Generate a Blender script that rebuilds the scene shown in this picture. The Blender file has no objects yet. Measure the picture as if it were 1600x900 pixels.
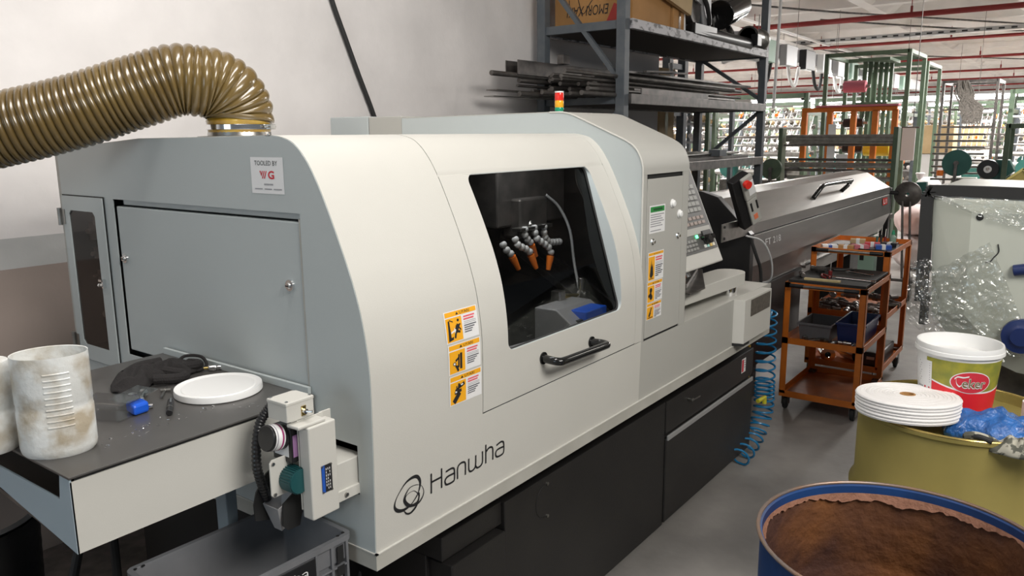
import bpy, math, random
from mathutils import Vector, Matrix
random.seed(7)
PI = math.pi
SC = bpy.context.scene
COL = SC.collection

# ---------------------------------------------------------------- camera
FOC = 1227.788
YAW, PIT, ROL = math.radians(36.42910114), math.radians(10.97257344), math.radians(-0.50930606)
cam_d = bpy.data.cameras.new('camera'); cam_d.sensor_width = 36.0; cam_d.lens = FOC / 1600 * 36
cam_d.clip_start = 0.05; cam_d.clip_end = 200
cam = bpy.data.objects.new('camera', cam_d); COL.objects.link(cam)
fw = Vector((math.cos(YAW)*math.cos(PIT), math.sin(YAW)*math.cos(PIT), -math.sin(PIT)))
r0 = Vector((math.sin(YAW), -math.cos(YAW), 0)); u0 = r0.cross(fw)
rt = math.cos(ROL)*r0 + math.sin(ROL)*u0; up = -math.sin(ROL)*r0 + math.cos(ROL)*u0
mw = Matrix((rt, up, -fw)).transposed().to_4x4(); mw.translation = (0, 0, 1.72)
cam.matrix_world = mw
SC.camera = cam

# ---------------------------------------------------------------- world, view, large lights
SC.view_settings.view_transform = 'Standard'; SC.view_settings.look = 'None'
SC.view_settings.gamma = 1.0; SC.view_settings.use_curve_mapping = False
SC.view_settings.exposure = 0.0
w = bpy.data.worlds.new('world'); SC.world = w; w.use_nodes = True
w.node_tree.nodes['Background'].inputs[0].default_value = (0.85, 0.92, 1.0, 1)
w.node_tree.nodes['Background'].inputs[1].default_value = 0.16

def area(name, loc, target, sx, sy, power, col=(1, 1, 1)):
    l = bpy.data.lights.new(name, 'AREA'); l.shape = 'RECTANGLE'; l.size = sx; l.size_y = sy
    l.energy = power; l.color = col
    o = bpy.data.objects.new(name, l); COL.objects.link(o); o.location = loc
    d = Vector(target) - Vector(loc); o.rotation_euler = d.to_track_quat('-Z', 'Y').to_euler()
    return o
area('aisle_lamp', (1.0, -1.6, 3.4), (1.7, 1.6, 1.0), 2.4, 0.9, 134, (1.0, 0.965, 0.91))
area('wall_fill', (1.2, 1.3, 3.65), (0.9, 3.3, 1.6), 1.8, 0.5, 50, (1.0, 0.97, 0.94))  # added fill that brightens the back wall, not a known fixture
area('side_window', (-2.8, 1.0, 2.0), (1.2, 2.0, 1.2), 1.6, 1.4, 22, (0.72, 0.88, 1.0))
area('aisle_lamp_far', (7.5, -1.2, 3.5), (7.5, -1.0, 0.0), 1.5, 0.4, 38, (1.0, 0.95, 0.88))
for hx in (13.0, 20.0, 28.0, 36.0):
    for hy in (0.5, 7.0, 13.0):
        area('hall_lamp', (hx, hy, 3.45), (hx, hy, 0), 4.0, 1.0, 380 if hx < 14 and hy < 2 else 800, (1.0, 0.97, 0.93))

# ---------------------------------------------------------------- materials
def mat(name, col, rough=0.5, metal=0.0, col2=None, nscale=6.0, lo=0.35, hi=0.65, bump=0.0, bscale=60.0,
        detail=6.0, stretch=(1, 1, 1), emit=None, es=0.0, coat=0.0, alpha=1.0, rough2=None, spec=0.5, trans=0.0):
    m = bpy.data.materials.new(name); m.use_nodes = True
    nt = m.node_tree; b = nt.nodes['Principled BSDF']
    b.inputs['Base Color'].default_value = (*col, 1); b.inputs['Roughness'].default_value = rough
    b.inputs['Metallic'].default_value = metal; b.inputs['Coat Weight'].default_value = coat
    b.inputs['Specular IOR Level'].default_value = spec
    b.inputs['Transmission Weight'].default_value = trans
    b.inputs['Alpha'].default_value = alpha
    if emit: b.inputs['Emission Color'].default_value = (*emit, 1); b.inputs['Emission Strength'].default_value = es
    if col2 or bump or rough2 is not None:
        tc = nt.nodes.new('ShaderNodeTexCoord'); mp = nt.nodes.new('ShaderNodeMapping')
        mp.inputs['Scale'].default_value = stretch
        nt.links.new(tc.outputs['Object'], mp.inputs['Vector'])
        n = nt.nodes.new('ShaderNodeTexNoise'); n.inputs['Scale'].default_value = nscale; n.inputs['Detail'].default_value = detail
        nt.links.new(mp.outputs[0], n.inputs['Vector'])
        r = nt.nodes.new('ShaderNodeMapRange'); r.inputs['From Min'].default_value = lo; r.inputs['From Max'].default_value = hi
        nt.links.new(n.outputs['Fac'], r.inputs['Value'])
        if col2:
            mx = nt.nodes.new('ShaderNodeMix'); mx.data_type = 'RGBA'
            mx.inputs['A'].default_value = (*col, 1); mx.inputs['B'].default_value = (*col2, 1)
            nt.links.new(r.outputs[0], mx.inputs['Factor']); nt.links.new(mx.outputs['Result'], b.inputs['Base Color'])
        if rough2 is not None:
            rr = nt.nodes.new('ShaderNodeMapRange'); rr.inputs['To Min'].default_value = rough; rr.inputs['To Max'].default_value = rough2
            nt.links.new(r.outputs[0], rr.inputs['Value']); nt.links.new(rr.outputs[0], b.inputs['Roughness'])
        if bump:
            n2 = nt.nodes.new('ShaderNodeTexNoise'); n2.inputs['Scale'].default_value = bscale; n2.inputs['Detail'].default_value = 5
            nt.links.new(mp.outputs[0], n2.inputs['Vector'])
            bp = nt.nodes.new('ShaderNodeBump'); bp.inputs['Strength'].default_value = bump; bp.inputs['Distance'].default_value = 0.01
            nt.links.new(n2.outputs['Fac'], bp.inputs['Height']); nt.links.new(bp.outputs[0], b.inputs['Normal'])
    return m

M = {}
M['paint'] = mat('ivory_powder_coat', (0.565, 0.555, 0.515), 0.5, col2=(0.55, 0.54, 0.50), nscale=3, bump=0.04, bscale=300)
M['paint_d'] = mat('grey_powder_coat', (0.42, 0.415, 0.385), 0.56, bump=0.04, bscale=300)
M['pale'] = mat('cool_shaded_powder_coat', (0.46, 0.50, 0.50), 0.42, bump=0.04, bscale=300)  # same paint as the front; cool dim light on left faces put in colour
M['skirt'] = mat('skirt_coat', (0.47, 0.46, 0.42), 0.45, col2=(0.41, 0.40, 0.36), nscale=8, bump=0.03, bscale=200)
M['base'] = mat('black_machine_paint', (0.014, 0.013, 0.013), 0.42, col2=(0.018, 0.017, 0.016), nscale=5, bump=0.05, bscale=150)
M['dark'] = mat('dark_interior', (0.012, 0.012, 0.012), 0.6)
M['cavity'] = mat('oily_cavity_sheet', (0.06, 0.06, 0.06), 0.3, 0.5, col2=(0.03, 0.03, 0.03), nscale=7)
M['black'] = mat('black_plastic', (0.012, 0.012, 0.013), 0.35)
M['blackgloss'] = mat('black_gloss', (0.01, 0.01, 0.01), 0.12)
M['rubber'] = mat('black_rubber', (0.02, 0.02, 0.02), 0.7)
M['chrome'] = mat('chrome', (0.8, 0.8, 0.8), 0.12, 1.0)
M['steel'] = mat('steel', (0.45, 0.44, 0.42), 0.32, 1.0, col2=(0.33, 0.32, 0.3), nscale=20)
M['darksteel'] = mat('dark_steel', (0.11, 0.105, 0.10), 0.4, 0.8, col2=(0.20, 0.18, 0.17), nscale=14)
M['rawsteel'] = mat('raw_steel_bar', (0.16, 0.15, 0.14), 0.45, 0.7, col2=(0.09, 0.08, 0.075), nscale=12)
M['stainless'] = mat('brushed_stainless', (0.36, 0.345, 0.33), 0.32, 0.8, col2=(0.30, 0.29, 0.275), nscale=4, stretch=(0.3, 3, 3), rough2=0.36)
M['white'] = mat('white_plastic', (0.80, 0.80, 0.79), 0.4)
M['whitedirty'] = mat('milky_stained_plastic', (0.72, 0.73, 0.71), 0.35, col2=(0.42, 0.36, 0.27), nscale=18, lo=0.44, hi=0.68, detail=10, bump=0.25, bscale=40)
M['tape'] = mat('white_woven_tape', (0.80, 0.78, 0.77), 0.8, bump=0.2, bscale=400)
M['glass_dark'] = None
M['orange'] = mat('orange_enamel', (0.66, 0.18, 0.018), 0.42, col2=(0.54, 0.14, 0.016), nscale=9)
M['orangep'] = mat('orange_plastic', (0.85, 0.20, 0.02), 0.4)
M['blue'] = mat('blue_enamel', (0.012, 0.05, 0.17), 0.4, col2=(0.01, 0.035, 0.12), nscale=9)
M['bluep'] = mat('blue_plastic', (0.01, 0.10, 0.62), 0.35)
M['navy'] = mat('navy_plastic', (0.015, 0.03, 0.12), 0.35)
M['hosblue'] = mat('blue_polyurethane', (0.02, 0.20, 0.42), 0.25)
M['red'] = mat('red_paint', (0.20, 0.010, 0.009), 0.55)
M['redgloss'] = mat('red_lens', (0.75, 0.03, 0.02), 0.15)
M['yellow'] = mat('yellow_plastic', (0.62, 0.58, 0.03), 0.4)
M['green'] = mat('loom_green', (0.095, 0.135, 0.085), 0.5, col2=(0.065, 0.10, 0.065), nscale=8)
M['teal'] = mat('teal_enamel', (0.02, 0.10, 0.085), 0.4, col2=(0.03, 0.13, 0.11), nscale=5)
M['palegreen'] = mat('pale_green_enamel', (0.28, 0.42, 0.34), 0.5)
M['card'] = mat('cardboard', (0.46, 0.24, 0.085), 0.8, col2=(0.38, 0.20, 0.07), nscale=5, bump=0.1, bscale=80)
M['cardl'] = mat('light_cardboard', (0.55, 0.40, 0.22), 0.8, col2=(0.48, 0.34, 0.18), nscale=5)
M['inkb'] = mat('black_ink', (0.012, 0.012, 0.014), 0.6)
M['inkr'] = mat('red_ink', (0.62, 0.03, 0.05), 0.6)
M['lab'] = mat('label_white', (0.80, 0.80, 0.80), 0.4)
M['laby'] = mat('label_amber', (0.90, 0.42, 0.015), 0.4)
M['labg'] = mat('label_green', (0.02, 0.26, 0.05), 0.4)
M['labt'] = mat('label_grey_text', (0.30, 0.30, 0.32), 0.6)
M['labb'] = mat('label_blue', (0.02, 0.09, 0.42), 0.35)

def wall_mat(name, bands):
    """plaster whose paint changes with height: bands = [(z_top, colour), ...]"""
    m = mat(name, bands[-1][1], 0.85, bump=0.6, bscale=7)
    nt = m.node_tree; b = nt.nodes['Principled BSDF']
    g = nt.nodes.new('ShaderNodeNewGeometry'); s = nt.nodes.new('ShaderNodeSeparateXYZ')
    nt.links.new(g.outputs['Position'], s.inputs[0])
    tn = nt.nodes.new('ShaderNodeTexNoise'); tn.inputs['Scale'].default_value = 2.2; tn.inputs['Detail'].default_value = 8
    nt.links.new(g.outputs['Position'], tn.inputs['Vector'])
    cur = None
    rgb = nt.nodes.new('ShaderNodeRGB'); rgb.outputs[0].default_value = (*bands[-1][1], 1); cur = rgb.outputs[0]
    for zt, c in reversed(bands[:-1]):
        lt = nt.nodes.new('ShaderNodeMath'); lt.operation = 'LESS_THAN'; lt.inputs[1].default_value = zt
        nt.links.new(s.outputs['Z'], lt.inputs[0])
        mx = nt.nodes.new('ShaderNodeMix'); mx.data_type = 'RGBA'
        nt.links.new(lt.outputs[0], mx.inputs['Factor']); nt.links.new(cur, mx.inputs['A']); mx.inputs['B'].default_value = (*c, 1)
        cur = mx.outputs['Result']
    mr = nt.nodes.new('ShaderNodeMapRange'); mr.inputs['From Min'].default_value = 0.3; mr.inputs['From Max'].default_value = 0.7
    mr.inputs['To Min'].default_value = 0.88; mr.inputs['To Max'].default_value = 1.06
    nt.links.new(tn.outputs['Fac'], mr.inputs['Value'])
    mm = nt.nodes.new('ShaderNodeVectorMath'); mm.operation = 'SCALE'
    nt.links.new(cur, mm.inputs[0]); nt.links.new(mr.outputs[0], mm.inputs['Scale'])
    nt.links.new(mm.outputs[0], b.inputs['Base Color'])
    return m
M['plaster'] = wall_mat('two_tone_plaster', [(1.236, (0.30, 0.245, 0.215)), (1.353, (0.45, 0.45, 0.44)), (9, (0.72, 0.69, 0.675))])
M['wallfar'] = mat('white_hall_plaster', (0.75, 0.73, 0.71), 0.9)
M['ceil'] = mat('painted_concrete_ceiling', (0.62, 0.585, 0.56), 0.85, col2=(0.52, 0.49, 0.47), nscale=1.5, bump=0.2, bscale=6)
M['floor'] = mat('worn_concrete', (0.20, 0.19, 0.18), 0.55, col2=(0.36, 0.34, 0.32), nscale=2.6, detail=12, lo=0.3, hi=0.75, bump=0.15, bscale=25, rough2=0.4)

def clear_mat(name, tint, refl=0.12, rough=0.03, bump=0.0, bscale=8.0, fres=1.45):
    """see-through sheet: tinted transparency plus a glossy reflection by Fresnel"""
    m = bpy.data.materials.new(name); m.use_nodes = True; nt = m.node_tree
    for n in list(nt.nodes):
        if n.type == 'BSDF_PRINCIPLED': nt.nodes.remove(n)
    out = nt.nodes['Material Output']
    t = nt.nodes.new('ShaderNodeBsdfTransparent'); t.inputs[0].default_value = (*tint, 1)
    g = nt.nodes.new('ShaderNodeBsdfGlossy'); g.inputs['Roughness'].default_value = rough
    f = nt.nodes.new('ShaderNodeLayerWeight'); pw = nt.nodes.new('ShaderNodeMath'); pw.operation = 'POWER'; pw.inputs[1].default_value = 5.0
    nt.links.new(f.outputs['Facing'], pw.inputs[0]); r0_ = ((fres-1)/(fres+1))**2
    a = nt.nodes.new('ShaderNodeMath'); a.operation = 'MULTIPLY_ADD'; a.inputs[1].default_value = 1.0-r0_; a.inputs[2].default_value = r0_+refl; a.use_clamp = True
    mx = nt.nodes.new('ShaderNodeMixShader')
    nt.links.new(pw.outputs[0], a.inputs[0]); nt.links.new(a.outputs[0], mx.inputs[0])
    nt.links.new(t.outputs[0], mx.inputs[1]); nt.links.new(g.outputs[0], mx.inputs[2]); nt.links.new(mx.outputs[0], out.inputs[0])
    if bump:
        n2 = nt.nodes.new('ShaderNodeTexNoise'); n2.inputs['Scale'].default_value = bscale; n2.inputs['Detail'].default_value = 3
        n2.inputs['Distortion'].default_value = 1.5
        bp = nt.nodes.new('ShaderNodeBump'); bp.inputs['Strength'].default_value = bump; bp.inputs['Distance'].default_value = 0.03
        tc = nt.nodes.new('ShaderNodeTexCoord'); nt.links.new(tc.outputs['Object'], n2.inputs['Vector'])
        nt.links.new(n2.outputs['Fac'], bp.inputs['Height']); nt.links.new(bp.outputs[0], g.inputs['Normal']); nt.links.new(bp.outputs[0], f.inputs['Normal'])
    return m
M['glass'] = clear_mat('tinted_polycarbonate', (0.42, 0.42, 0.41), 0.0, 0.02, fres=1.35)
M['clearp'] = clear_mat('clear_packaging_plastic', (0.985, 0.99, 0.995), 0.13, 0.10)
M['film'] = clear_mat('crumpled_stretch_film', (0.95, 0.96, 0.95), 0.17, 0.14, 0.8, 10)
M['duct'] = mat('smoky_amber_pvc', (0.095, 0.060, 0.018), 0.24, col2=(0.15, 0.10, 0.032), nscale=5, coat=0.25, spec=0.7)
M['amber'] = mat('amber_pvc_end', (0.50, 0.33, 0.05), 0.25, col2=(0.32, 0.18, 0.02), nscale=14, coat=0.5)
M['gold'] = mat('olive_gold_enamel', (0.40, 0.325, 0.10), 0.36, 0.25, col2=(0.33, 0.27, 0.085), nscale=4)
M['goldrim'] = mat('gold_lacquer_rim', (0.62, 0.47, 0.16), 0.25, 0.8)
M['rust'] = mat('rust', (0.20, 0.075, 0.022), 0.75, col2=(0.075, 0.03, 0.02), nscale=5, detail=12, lo=0.38, hi=0.62, bump=0.7, bscale=30)
M['rustb'] = mat('flaking_rust_edge', (0.26, 0.12, 0.075), 0.8, col2=(0.22, 0.10, 0.06), nscale=30, bump=0.6, bscale=60)
M['bag'] = mat('white_woven_sack', (0.55, 0.52, 0.52), 0.6, bump=0.2, bscale=200)
M['bagp'] = mat('pinkish_woven_sack', (0.55, 0.45, 0.44), 0.6, bump=0.2, bscale=200)
M['bbag'] = mat('blue_poly_bag', (0.012, 0.085, 0.30), 0.16, col2=(0.03, 0.16, 0.5), nscale=30, bump=1.0, bscale=55, coat=0.5)
M['camo'] = mat('camouflage_cloth', (0.42, 0.40, 0.33), 0.9, col2=(0.10, 0.10, 0.08), nscale=34, lo=0.48, hi=0.52)
M['glove'] = mat('black_knit', (0.012, 0.010, 0.010), 0.85, bump=0.4, bscale=300)
M['tabletop'] = mat('dark_grey_sheet', (0.09, 0.085, 0.08), 0.28, 0.35, col2=(0.12, 0.115, 0.11), nscale=5, rough2=0.4)
M['galv'] = mat('galvanised_trunking', (0.45, 0.45, 0.46), 0.45, 0.5)
M['rack'] = mat('grey_rack_paint', (0.085, 0.10, 0.115), 0.5, col2=(0.12, 0.13, 0.14), nscale=12, lo=0.4, hi=0.7)
M['rackb'] = mat('chipped_rack_beam', (0.45, 0.44, 0.46), 0.5, col2=(0.09, 0.085, 0.09), nscale=26, lo=0.50, hi=0.60, stretch=(0.5, 1, 1))
M['shelf'] = mat('dark_brown_board', (0.05, 0.038, 0.032), 0.8)
M['greycrate'] = mat('grey_crate_plastic', (0.17, 0.172, 0.182), 0.42, col2=(0.14, 0.145, 0.155), nscale=10)
M['lamp'] = mat('fluorescent_tube', (1, 1, 1), 0.5, emit=(1.0, 0.98, 0.95), es=30)
M['cream'] = mat('cream_grey_enamel', (0.55, 0.57, 0.50), 0.4, col2=(0.50, 0.52, 0.46), nscale=3)
M['pink'] = mat('pink_yarn', (0.55, 0.16, 0.20), 0.8)
M['goldfoil'] = mat('ochre_sheet', (0.42, 0.33, 0.10), 0.4, 0.3)
M['yarn'] = mat('grey_yarn', (0.10, 0.09, 0.08), 0.9, col2=(0.20, 0.18, 0.16), nscale=40)
M['ledg'] = mat('green_indicator', (0.1, 0.9, 0.2), 0.4, emit=(0.1, 1.0, 0.3), es=4)
M['keys'] = mat('key_caps', (0.30, 0.30, 0.285), 0.5)
M['hmi'] = mat('hmi_grey', (0.085, 0.085, 0.082), 0.45)
M['locline'] = mat('grey_loc_line', (0.50, 0.50, 0.50), 0.35)
M['brass'] = mat('brass', (0.55, 0.42, 0.16), 0.3, 1.0)
M['tgreen'] = mat('motor_green', (0.01, 0.07, 0.075), 0.4)

# ---------------------------------------------------------------- mesh helpers
def catmull(P, n=8, closed=False):
    P = [Vector(p) for p in P]; out = []; N = len(P)
    for i in range(N if closed else N-1):
        a = P[(i-1) % N] if (closed or i > 0) else 2*P[0]-P[1]
        b = P[i]; c = P[(i+1) % N]
        d = P[(i+2) % N] if (closed or i < N-2) else 2*P[-1]-P[-2]
        for k in range(n):
            t = k/n
            out.append(0.5*((2*b) + (c-a)*t + (2*a-5*b+4*c-d)*t*t + (3*b-a-3*c+d)*t*t*t))
    if not closed: out.append(P[-1].copy())
    return out

class MB:
    def __init__(s): s.v = []; s.f = []
    def add(s, v, f):
        o = len(s.v); s.v += [tuple(p) for p in v]; s.f += [tuple(i+o for i in q) for q in f]; return s
    def box(s, x0, x1, y0, y1, z0, z1):
        v = [(x, y, z) for x in (x0, x1) for y in (y0, y1) for z in (z0, z1)]
        return s.add(v, [(0, 1, 3, 2), (4, 6, 7, 5), (0, 4, 5, 1), (2, 3, 7, 6), (0, 2, 6, 4), (1, 5, 7, 3)])
    def obox(s, c, d, R):
        """box of size d centred c, turned by the 3x3 matrix R"""
        v = [Vector(c) + R @ Vector((x*d[0]/2, y*d[1]/2, z*d[2]/2)) for x in (-1, 1) for y in (-1, 1) for z in (-1, 1)]
        return s.add(v, [(0, 1, 3, 2), (4, 6, 7, 5), (0, 4, 5, 1), (2, 3, 7, 6), (0, 2, 6, 4), (1, 5, 7, 3)])
    def bar(s, a, b, w, h=None, upv=(0, 0, 1)):
        a = Vector(a); b = Vector(b); h = h or w; d = (b-a); L = d.length; d.normalize()
        u = Vector(upv)
        if abs(d.dot(u)) > 0.97: u = Vector((1, 0, 0))
        sd = d.cross(u).normalized(); u = sd.cross(d)
        return s.obox((a+b)/2, (L, w, h), Matrix((d, sd, u)).transposed())
    def tube(s, P, r, n=12, cap=True, closed=False):
        P = [Vector(p) for p in P]; N = len(P)
        R = r if hasattr(r, '__len__') else [r]*N
        o = len(s.v); t0 = (P[1]-P[0]).normalized()
        u = t0.orthogonal().normalized(); vs = []
        for i in range(N):
            if closed: t = (P[(i+1) % N]-P[i-1]).normalized()
            else: t = (P[min(i+1, N-1)]-P[max(i-1, 0)]).normalized()
            u = (u - t*u.dot(t)).normalized(); b = t.cross(u)
            for k in range(n):
                a = 2*PI*k/n; vs.append(P[i] + R[i]*(math.cos(a)*u + math.sin(a)*b))
        fs = []
        for i in range(N if closed else N-1):
            j = (i+1) % N
            for k in range(n):
                k2 = (k+1) % n; fs.append((i*n+k, i*n+k2, j*n+k2, j*n+k))
        if cap and not closed: fs += [tuple(reversed(range(n))), tuple(range((N-1)*n, N*n))]
        return s.add(vs, fs)
    def cyl(s, a, b, r, n=20, r2=None): return s.tube([a, b], [r, r if r2 is None else r2], n)
    def lathe(s, prof, c=(0, 0, 0), n=40, sx=1.0, sy=1.0, close=False, a0=0, a1=2*PI):
        vs = []; full = abs(a1-a0-2*PI) < 1e-6; m = n if full else n+1
        for r, z in prof:
            for k in range(m):
                a = a0+(a1-a0)*k/n; vs.append((c[0]+r*sx*math.cos(a), c[1]+r*sy*math.sin(a), c[2]+z))
        fs = []
        for i in range(len(prof)-1):
            for k in range(n):
                k2 = (k+1) % m; fs.append((i*m+k, i*m+k2, (i+1)*m+k2, (i+1)*m+k))
        if close:
            if prof[0][0] > 1e-6: fs.append(tuple(reversed(range(m))))
            if prof[-1][0] > 1e-6: fs.append(tuple(range((len(prof)-1)*m, len(prof)*m)))
        return s.add(vs, fs)
    def prism(s, poly, ax, a, b):
        """closed polygon extruded along an axis: ax 'x' -> poly (y,z), 'y' -> (x,z), 'z' -> (x,y)"""
        def P(p, t):
            return {'x': (t, p[0], p[1]), 'y': (p[0], t, p[1]), 'z': (p[0], p[1], t)}[ax]
        n = len(poly); v = [P(p, a) for p in poly] + [P(p, b) for p in poly]
        f = [tuple(range(n)), tuple(reversed(range(n, 2*n)))] + [(i, i+n, (i+1) % n + n, (i+1) % n) for i in range(n)]
        return s.add(v, f)
    def quadstrip(s, A, B):
        n = len(A); return s.add(list(A)+list(B), [(i, i+1, n+i+1, n+i) for i in range(n-1)])
    def xform(s, mtx):
        s.v = [tuple(mtx @ Vector(p)) for p in s.v]; return s
    def build(s, name, m, parent=None, smooth=False, bevel=0.0, solid=0.0, sub=0, seg=2, ang=35, label=None):
        me = bpy.data.meshes.new(name); me.from_pydata(s.v, [], s.f); me.validate(); me.update()
        import bmesh
        bm = bmesh.new(); bm.from_mesh(me)
        if smooth: bmesh.ops.remove_doubles(bm, verts=bm.verts, dist=1e-5)
        if len(bm.faces): bmesh.ops.recalc_face_normals(bm, faces=bm.faces)
        bm.to_mesh(me); bm.free()
        o = bpy.data.objects.new(name, me); COL.objects.link(o)
        me.materials.append(M[m] if isinstance(m, str) else m)
        if smooth:
            for p in me.polygons: p.use_smooth = True
            if hasattr(me, 'set_sharp_from_angle'): me.set_sharp_from_angle(angle=math.radians(ang))
        if solid:
            md = o.modifiers.new('solid', 'SOLIDIFY'); md.thickness = solid; md.offset = 0
            if smooth: es_ = o.modifiers.new('split', 'EDGE_SPLIT'); es_.split_angle = math.radians(40)
        if bevel:
            md = o.modifiers.new('bevel', 'BEVEL'); md.width = bevel; md.segments = seg; md.limit_method = 'ANGLE'; md.angle_limit = math.radians(30)
            md.harden_normals = False
        if sub:
            md = o.modifiers.new('sub', 'SUBSURF'); md.levels = sub; md.render_levels = sub
        if parent is not None:
            o.parent = parent
            o.matrix_parent_inverse = mp_inv(parent)
        if label: o['label'] = label
        return o
_loc = {}
def mp_inv(p):
    if p.name in _loc: return Matrix.Translation(_loc[p.name]).inverted()
    return Matrix.Identity(4)     # mesh parents sit at the world origin relative to their root
def thing(name, label, cat, loc, group=None):
    o = bpy.data.objects.new(name, None); COL.objects.link(o); o.empty_display_size = 0.05
    o.location = loc; _loc[o.name] = Vector(loc)
    o['label'] = label; o['category'] = cat
    if group: o['group'] = group
    return o
def tag(o, label, cat, group=None, kind=None):
    o['label'] = label; o['category'] = cat
    if group: o['group'] = group
    if kind: o['kind'] = kind
    return o
def struct(o): o['kind'] = 'structure'; return o
def copy_tree(o, move=(0, 0, 0), label=None, rz=None, parent=None):
    c = o.copy(); COL.objects.link(c)
    if parent is None:
        c.location = Vector(o.location) + Vector(move)
        if rz is not None: c.rotation_euler = (0, 0, rz)
        if label: c['label'] = label
    else: c.parent = parent
    for ch in [x for x in list(o.children)]: copy_tree(ch, parent=c)
    return c

# text as mesh data, normalised: x from 0 to 1 (width), y from 0 (baseline) upwards in units of width
_tx = {}
def text_geo(s, shear=0.0, bold=0.0):
    k = (s, shear, bold)
    if k not in _tx:
        cu = bpy.data.curves.new('t', 'FONT'); cu.body = s; cu.resolution_u = 3; cu.shear = shear; cu.offset = bold
        ob = bpy.data.objects.new('t', cu); COL.objects.link(ob)
        bpy.context.view_layer.update()
        dg = bpy.context.evaluated_depsgraph_get(); me = bpy.data.meshes.new_from_object(ob.evaluated_get(dg))
        v = [tuple(p.co) for p in me.vertices]; f = [tuple(p.vertices) for p in me.polygons]
        bpy.data.objects.remove(ob); bpy.data.curves.remove(cu); bpy.data.meshes.remove(me)
        x0 = min(p[0] for p in v); x1 = max(p[0] for p in v); y1 = max(p[1] for p in v)
        _tx[k] = ([((p[0]-x0)/(x1-x0), p[1]/y1) for p in v], f)
    return _tx[k]
class Decal:
    """flat artwork laid on a surface; fn(u, v, lift) gives the world point"""
    def __init__(s, fn, parent): s.fn = fn; s.p = parent
    def rect(s, u0, u1, v0, v1, m, lift, name, n=4, parent=None, label=None):
        mb = MB(); rows = [[s.fn(u, v0+(v1-v0)*i/n, lift) for i in range(n+1)] for u in (u0, u1)]
        mb.quadstrip(rows[0], rows[1]); return mb.build(name, m, parent or s.p, label=label)
    def rects(s, L, m, lift, name, parent=None):
        mb = MB()
        for (u0, u1, v0, v1) in L:
            mb.add([s.fn(u0, v0, lift), s.fn(u1, v0, lift), s.fn(u1, v1, lift), s.fn(u0, v1, lift)], [(0, 1, 2, 3)])
        return mb.build(name, m, parent or s.p)
    def polys(s, L, m, lift, name, parent=None):
        mb = MB()
        for P in L: mb.add([s.fn(u, v, lift) for u, v in P], [tuple(range(len(P)))])
        return mb.build(name, m, parent or s.p)
    def text(s, t, u0, u1, v0, v1, m, lift, name='lettering', parent=None, shear=0, bold=0.0):
        v, f = text_geo(t, shear, bold); mb = MB()
        mb.add([s.fn(u0+(u1-u0)*a, v0+(v1-v0)*b, lift) for a, b in v], f)
        return mb.build(name, m, parent or s.p)
    def strokes(s, L, wdt, m, lift, name, parent=None, closed=False, smooth=4):
        mb = MB()
        for P in L:
            Q = catmull([(a, b, 0) for a, b in P], smooth, closed); N = len(Q); A = []; B = []
            for i in range(N + (1 if closed else 0)):
                i0 = i % N
                t = (Q[(i0+1) % N]-Q[i0-1]) if closed else (Q[min(i0+1, N-1)]-Q[max(i0-1, 0)])
                t.normalize(); nn = Vector((-t.y, t.x, 0)); ww = wdt(i0/N) if callable(wdt) else wdt
                a = Q[i0]+nn*ww/2; b = Q[i0]-nn*ww/2
                A.append(s.fn(a.x, a.y, lift)); B.append(s.fn(b.x, b.y, lift))
            mb.quadstrip(A, B)
        return mb.build(name, m, parent or s.p)
def Rz(a): return Matrix.Rotation(a, 3, 'Z')

# ================================================================ the room
from mathutils.geometry import tessellate_polygon
def plate(mb, loops, fn):
    """flat plate with holes: loops of 2D points, fn maps to 3D"""
    tri = tessellate_polygon([[Vector((a, b, 0)) for a, b in L] for L in loops])
    P = [p for L in loops for p in L]
    return mb.add([fn(a, b) for a, b in P], [tuple(t) for t in tri])
struct(MB().box(-5, 46, -8, 22, -0.1, 0).build('floor', 'floor'))
wb = MB().box(-5, 6.75, 3.3, 3.5, 0, 3.95); struct(wb.build('wall_back', 'plaster'))
struct(MB().box(45, 45.2, -8, 22, 0, 3.95).build('wall_far', 'wallfar'))
struct(MB().box(6.75, 45, 21.8, 22, 0, 3.95).build('wall_left', 'wallfar'))
# coffered ceiling: ribs with sloped pans between
cb = MB()
PX, PY, CZ, RI, CD = 1.55, 2.3, 3.86, 0.2, 0.30
x = -5.0
for i in range(33):
    xa = x + i*PX; xb = xa + PX
    for j in range(13):
        ya = -8 + j*PY; yb = ya + PY
        o = [(xa, ya), (xb, ya), (xb, yb), (xa, yb)]
        a = [(xa+RI/2, ya+RI/2), (xb-RI/2, ya+RI/2), (xb-RI/2, yb-RI/2), (xa+RI/2, yb-RI/2)]
        b = [(xa+RI/2+.40, ya+RI/2+.45), (xb-RI/2-.40, ya+RI/2+.45), (xb-RI/2-.40, yb-RI/2-.45), (xa+RI/2+.40, yb-RI/2-.45)]
        v = [(p[0], p[1], CZ) for p in o+a] + [(p[0], p[1], CZ+CD) for p in b]
        f = [(k, (k+1) % 4, 4+(k+1) % 4, 4+k) for k in range(4)] + [(4+k, 4+(k+1) % 4, 8+(k+1) % 4, 8+k) for k in range(4)] + [(8, 9, 10, 11)]
        cb.add(v, f)
struct(cb.build('ceiling', 'ceil'))

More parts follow.
